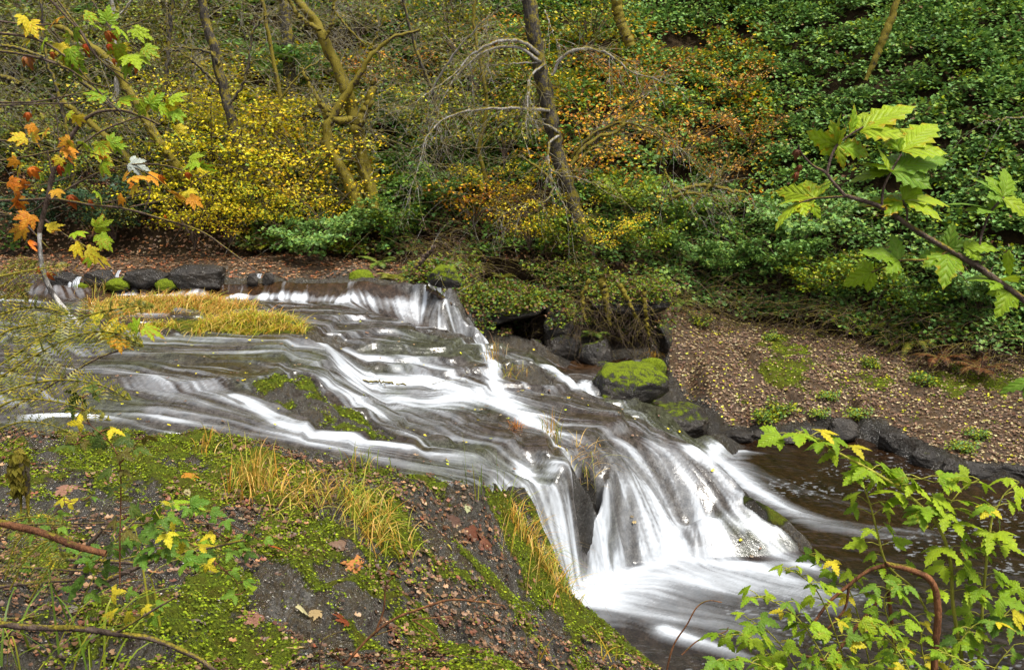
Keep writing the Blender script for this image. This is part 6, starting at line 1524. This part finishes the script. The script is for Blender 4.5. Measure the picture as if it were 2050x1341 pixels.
for kd, x, y, a, L, b, ep in [("palm5", 200, 640, 160, 30, NYEL[1], .2), ("palm5", 215, 655, -40, 60, NYEL[0], .6), ("palm5", 275, 655, 170, 30, NLIME[0], .2), ("palm5", 290, 655, -25, 46, NLIME[2], .55), ("palm5", 230, 675, -30, 44, NORG[1], .6)]: face_leaf(g, kd, x, y, a, L, 4.6, b, pick(NRED), ep, .2, .6)
g.obj("foliage", BIGLEAF, t)

# ferns at the left edge
def frond_px(g, pts, y, plen, cols, n=26, twice=True, dep=.5, down=0.0):
    P = spline(py_pts(pts, y), n + 3); tube(g, P, [2.2 * m_px(y), .8 * m_px(y)], 5, (.26, .22, .03))
    T = np.gradient(P, axis=0); T /= np.linalg.norm(T, axis=1)[:, None]; t = np.linspace(0, 1, len(P))
    for k in range(2, len(P)):
        for sg in (-1, 1):
            s = np.cross(T[k], -FW); s /= np.linalg.norm(s); D = s * sg + T[k] * .45 - ZU * (.15 + down) + FW * dep * rng.normal() * .4; D /= np.linalg.norm(D)
            w = plen * m_px(y) * math.sin(math.pi * (.15 + .83 * t[k]) ** .75) ** .7 * rng.uniform(.85, 1.1)
            up = -FW * .6 + ZU * .6 + .2 * rng.normal(size=3)
            m = max(5, int(w / (m_px(y) * 5.8))); a = np.linspace(.05, 1, m)
            c = P[k] + D * (a * w)[:, None]; c[:, 2] -= .18 * w * a * a
            tube(g, c[::max(1, m // 4)], [.7 * m_px(y), .3 * m_px(y)], 3, (.2, .18, .03))
            e = np.cross(up, D); e /= np.linalg.norm(e); l = plen * m_px(y) * .21 * (1 - a) ** .6 + 1.4 * m_px(y); cl = pal(cols, m, .3)
            TV = (np.array([(-.20, 0, 0), (.20, 0, 0), (.1, .75, 0), (0, 1, 0), (-.1, .75, 0)]), np.array([(0, 1, 2), (0, 2, 4), (4, 2, 3)]))
            for s2 in (-1, 1): scatter(g, TV, c, e * s2 + D * .35 + np.zeros((m, 3)), np.tile(up, (m, 1)), l, cl)
FO = [(.20, .19, .02), (.12, .13, .012), (.26, .21, .02), (.08, .09, .012)]
t = thing("bracken_fern", "large olive bracken fern reaching in over the stream from the frame's left edge", "fern", tuple(at_y(-20, 800, 3.0)))
for pts, pl, n in [([(-30, 775), (40, 730), (110, 690), (180, 665), (240, 668), (280, 688)], 66, 19), ([(-20, 745), (60, 690), (120, 655), (180, 630), (250, 615), (300, 612)], 60, 19), ([(-30, 800), (50, 770), (130, 760), (200, 770), (255, 795)], 58, 17), ([(-30, 830), (30, 800), (90, 800), (160, 815), (215, 838)], 46, 15),
                   ([(-30, 640), (30, 620), (80, 615), (130, 625)], 50, 13), ([(-30, 690), (20, 660), (70, 650), (120, 640)], 50, 13), ([(-30, 870), (40, 845), (100, 850), (150, 870)], 32, 12), ([(-30, 560), (40, 545), (100, 535), (135, 530)], 28, 12)]:
    g = Geo(); frond_px(g, pts, 3.0 + rng.normal() * .12, pl * .85, FO, n); g.obj("frond", LEAF, t)
t = thing("bracken_fern", "small brown and olive fern at the left edge beside the sapling's bend", "fern", tuple(at_y(-10, 600, 5.5)))
for pts, pl in [([(-20, 590), (20, 560), (50, 535), (70, 525)], 30), ([(-10, 600), (30, 585), (60, 570)], 26), ([(10, 600), (40, 580), (55, 600)], 20), ([(-10, 560), (30, 530), (60, 520)], 24)]:
    g = Geo(); frond_px(g, pts, 5.5, pl, FO + FERNB, 14); g.obj("frond", LEAF, t)
t = thing("bracken_fern", "yellowing low fern among the sticks in the lower left corner", "fern", tuple(at_y(20, 1150, 3.6)))
for pts, pl in [([(20, 1180), (50, 1120), (90, 1085), (150, 1080)], 34), ([(10, 1160), (30, 1090), (60, 1060)], 30), ([(60, 1200), (90, 1150), (110, 1120), (140, 1110)], 30), ([(-20, 1070), (30, 1040), (90, 1035), (140, 1050)], 28)]:
    g = Geo(); frond_px(g, pts, 3.6, pl, FO + FERNG[:1], 16); g.obj("frond", LEAF, t)

# brambles and sticks, lower left
def bramble(label, stems, y, L, cols, mat, rp=1.8, yel=.12, name="bramble", step=34):
    t = thing(name, label, "bramble", tuple(at_y(stems[0][0][0], stems[0][0][1], y)))
    gs, gl = Geo(), Geo()
    for pts in stems: leafy_stem(gs, gl, pts, y + rng.normal() * .1, [rp, rp * .5], step, L, cols=cols, a0=.2, yel=yel, pet=16, kinds=("tri", "tri", "palm3"), hz=.6)
    gs.obj("stem", mat, t); gl.obj("foliage", BIGLEAF, t)
bramble("upright reddish bramble cane with dark leaves standing before the shelf moss", [[(240, 1170), (240, 1080), (242, 980), (238, 920), (215, 880), (180, 850)], [(238, 930), (260, 905), (280, 880)], [(180, 850), (170, 830), (165, 800), (172, 770)], [(215, 880), (175, 870), (150, 890)]], 3.6, (34, 50), [(.05, .09, .015), (.07, .12, .015), (.12, .10, .015)], BARK_RED, 3.0, .08)
bramble("green bramble with pale undersides sprawling over the sticks", [[(140, 1260), (190, 1150), (250, 1060), (310, 1020), (360, 1010), (410, 1025)], [(250, 1060), (300, 1050), (350, 1070), (400, 1110)], [(310, 1020), (330, 1060), (325, 1110)], [(240, 1120), (290, 1110), (350, 1115), (400, 1130)], [(180, 1140), (220, 1100), (270, 1080)]], 3.7, (34, 54), NGRN + NLIME[:1], BARK_GREEN, 2.4, .08)
bramble("bramble trailing right across the wet rock with small leaves", [[(320, 1020), (380, 1010), (430, 1030), (480, 1060), (520, 1080)], [(350, 1070), (400, 1100), (450, 1140), (490, 1170)], [(360, 1120), (430, 1115), (480, 1110)], [(420, 1060), (450, 1075), (470, 1100)], [(440, 1135), (470, 1160), (480, 1190)]], 4.2, (26, 40), NGRN + NLIME, BARK_RED, 1.8, .1)
bramble("low yellow-green bramble shoots near the lower frame edge", [[(230, 1250), (260, 1220), (300, 1215)], [(250, 1240), (290, 1235), (330, 1225)], [(180, 1200), (220, 1190), (260, 1195)], [(60, 1150), (100, 1120), (150, 1115)]], 4.0, (26, 42), NGRN + NYEL[:1], BARK_GREEN, 1.5, .2)
bramble("little sprouting bramble at the far left on the mossy shelf", [[(60, 1110), (90, 1050), (130, 1010), (170, 1000)], [(100, 1040), (120, 1080), (150, 1110)], [(20, 1090), (60, 1060), (80, 1030)]], 4.4, (26, 40), NGRN, BARK_RED, 1.6, .1)
def stick(label, polys, y, mat, name="fallen_branch", cat="stick"):
    t = thing(name, label, cat, tuple(at_y(polys[0][0][0][0], polys[0][0][0][1], y)))
    g = Geo()
    for pts, r in polys: px_stem(g, pts, y, r, 8, 40, .10)
    g.obj("stem", mat, t)
stick("thick reddish wet stick slanting in from the left edge", [([(-30, 1040), (25, 1052), (90, 1068), (150, 1092), (212, 1108)], [8, 7.5, 7])], 3.3, BARK_RED)
stick("long dark bent branch lying along the lower left edge", [([(-30, 1245), (60, 1255), (160, 1258), (230, 1268), (290, 1275), (350, 1295), (400, 1320), (440, 1350)], [7, 6.5, 5.5, 4.5]), ([(230, 1268), (300, 1225), (360, 1190)], [3, 2])], 3.6, BARK_TWIG)
stick("dark forked branch crossing behind the green bramble", [([(190, 1172), (240, 1150), (290, 1128), (340, 1110), (400, 1100), (490, 1080)], [6, 5, 2.5]), ([(120, 1118), (200, 1122), (280, 1128)], [4, 4]), ([(140, 1150), (170, 1100), (205, 1060)], [5, 4])], 4.1, BARK_TWIG)
stick("thin straight stems lying among the ferns at the left edge", [([(-30, 1130), (60, 1136), (160, 1142), (260, 1146)], [3, 2.4]), ([(-30, 1178), (80, 1165), (170, 1160)], [4, 3]), ([(30, 1050), (150, 1048), (300, 1046), (430, 1048)], [2.4, 2, 1.4])], 3.9, BARK_TWIG)
stick("branching reddish twig rising over the rock at the picture's lower edge", [([(690, 1330), (740, 1275), (790, 1238), (850, 1215), (900, 1200), (960, 1204), (1010, 1212)], [3.2, 2.6, 1.4]), ([(752, 1265), (768, 1220), (772, 1175), (786, 1155)], [2.4, 1.4]), ([(825, 1240), (860, 1262), (885, 1285)], [1.6, 1]), ([(825, 1240), (870, 1236), (905, 1235)], [1.6, 1]), ([(740, 1275), (790, 1258)], [1.2, 1]), ([(945, 1202), (965, 1190)], [1.2, 1])], 5.2, BARK_RED)
stick("short twig standing before the wet rock left of the branching twig", [([(640, 1345), (642, 1290), (660, 1272), (690, 1262)], [1.6, 1.2])], 5.0, BARK_TWIG)
t = thing("mossy_post", "mossy broken stub hung with moss at the left edge of the shelf", "stub", tuple(at_y(42, 1060, 4.2)))
g = Geo(); px_stem(g, [(60, 1060), (56, 1010), (52, 960), (44, 920), (34, 900)], 4.2, [3, 3, 9, 12, 9], 10, 30, .2); px_stem(g, [(42, 1040), (42, 990), (44, 950)], 4.2, [2, 3, 8]); g.obj("stem", BARK_MOSS, t)
g = Geo(); P0_ = py_pts([(40 + 14 * rng.normal() * .6, 905 + 80 * rng.random()) for _ in range(260)], 4.2); 
scatter(g, T_SIMPLE, P0_ - FW * .02, rvec(260) * .5 - ZU, jitter_normal(np.tile(-FW, (260, 1)), .5), rng.uniform(.015, .05, 260), pal([(.12, .10, .012), (.18, .15, .02), (.08, .07, .01)], 260)); g.obj("moss", MOSSM, t)

# larger single leaves lying on the near rock
HL = [("big pale yellow leaf curled on the wet rock above the branching twig", 592, 1222, 30, 40, "one", (.62, .56, .30), None), ("cream leaf lying flat just right of the branching twig", 848, 1200, 5, 34, "one", (.60, .60, .25), None), ("pale green leaf with brown rim below the branching twig", 880, 1240, 10, 34, "one", (.42, .46, .15), BROWNS[0]),
      ("bright orange-brown maple leaf on the moss line", 722, 1135, 180, 34, "maple", (.50, .19, .06), None), ("tan leaf at the lower edge of the picture", 560, 1318, 40, 44, "one", (.55, .38, .16), None), ("pinkish maple leaf on the flat wet rock left of the curled pale leaf", 520, 1250, 160, 40, "maple", (.30, .14, .10), None),
      ("pale maple leaf on the mossy shelf below the tall straw clump", 372, 993, 100, 30, "maple", (.55, .48, .25), BROWNS[1]), ("green rounded leaf on the rock beside the gold grass", 578, 1020, 110, 24, "one", (.10, .30, .08), None), ("pale leaf by the orange drift of leaves near the rock edge", 935, 1032, 100, 26, "one", (.50, .52, .28), None),
      ("dull purple leaf in the drift near the rock edge", 905, 1050, 60, 34, "maple", (.14, .07, .06), None), ("dark red maple leaf in the drift near the rock edge", 940, 1062, -30, 40, "maple", (.18, .05, .03), None), ("reddish leaf below the drift by the gold grass curtain", 965, 1085, 10, 36, "maple", (.22, .08, .05), None),
      ("small yellow leaf on the moss under the drift", 895, 1095, 20, 22, "one", (.60, .50, .08), None), ("large grey-brown leaf by the dark bent branch", 400, 1250, 80, 40, "maple", (.20, .15, .13), None), ("grey leaf upturned near the dark bent branch", 165, 1222, 160, 44, "palm3", (.30, .27, .22), None),
      ("yellow and brown leaf on the shelf beside the green bramble", 210, 1240, 20, 30, "maple", (.55, .36, .03), BROWNS[0]), ("deep red leaf on the wet rock near the bramble tips", 540, 1100, 10, 24, "one", (.50, .10, .02), None), ("russet leaf half under the mossy strip", 775, 1155, 60, 26, "one", (.25, .07, .03), None),
      ("dark red maple leaf at the middle of the wet rock", 700, 1255, 150, 40, "maple", (.25, .05, .02), None), ("pale leaf lying on the shelf beside the twig's foot", 760, 1210, 60, 20, "one", (.55, .50, .30), None), ("brown curled leaf beside the gold clump on the shelf", 690, 1100, 170, 28, "palm3", (.24, .14, .10), None),
      ("white and red leaf at the lower edge beside the dark crevice", 985, 1300, 100, 26, "one", (.60, .55, .42), NRED[0]), ("pink leaf on the far left of the mossy shelf", 120, 985, 20, 40, "maple", (.36, .18, .13), None), ("scarlet leaf on the far left of the mossy shelf", 108, 995, 0, 26, "one", (.50, .10, .02), None),
      ("bright orange leaf on the shelf beneath the upright cane", 370, 955, 10, 26, "maple", (.60, .26, .03), None), ("tan maple leaf among the shelf's brown puddles", 640, 1232, 190, 30, "maple", (.42, .30, .15), None)]
for lb, px, py, ang, L, kd, b, e in HL:
    p = hit(px, py); g = Geo(); s = np.linalg.norm(p - np.array([0, 0, CAMZ])) / F
    e_ = .15; nx = -(H(p[0] + e_, p[1]) - H(p[0] - e_, p[1])) / .3; ny = -(H(p[0], p[1] + e_) - H(p[0], p[1] - e_)) / .3
    n = np.array([nx, ny, 1.0]) + .15 * rng.normal(size=3); n /= np.linalg.norm(n); a = math.radians(ang); d = np.array([math.cos(a), math.sin(a), 0]); d -= n * (d @ n)
    put_leaf(g, kd, np.array([0, 0, .03]), d, n, L * 1.15 * s, b, e, .3)
    me = g.mesh("fallen_leaf"); o = link("fallen_leaf", me, BIGLEAF, None, tuple(p)); tag(o, lb, "leaf", "single large leaves on the near rock")
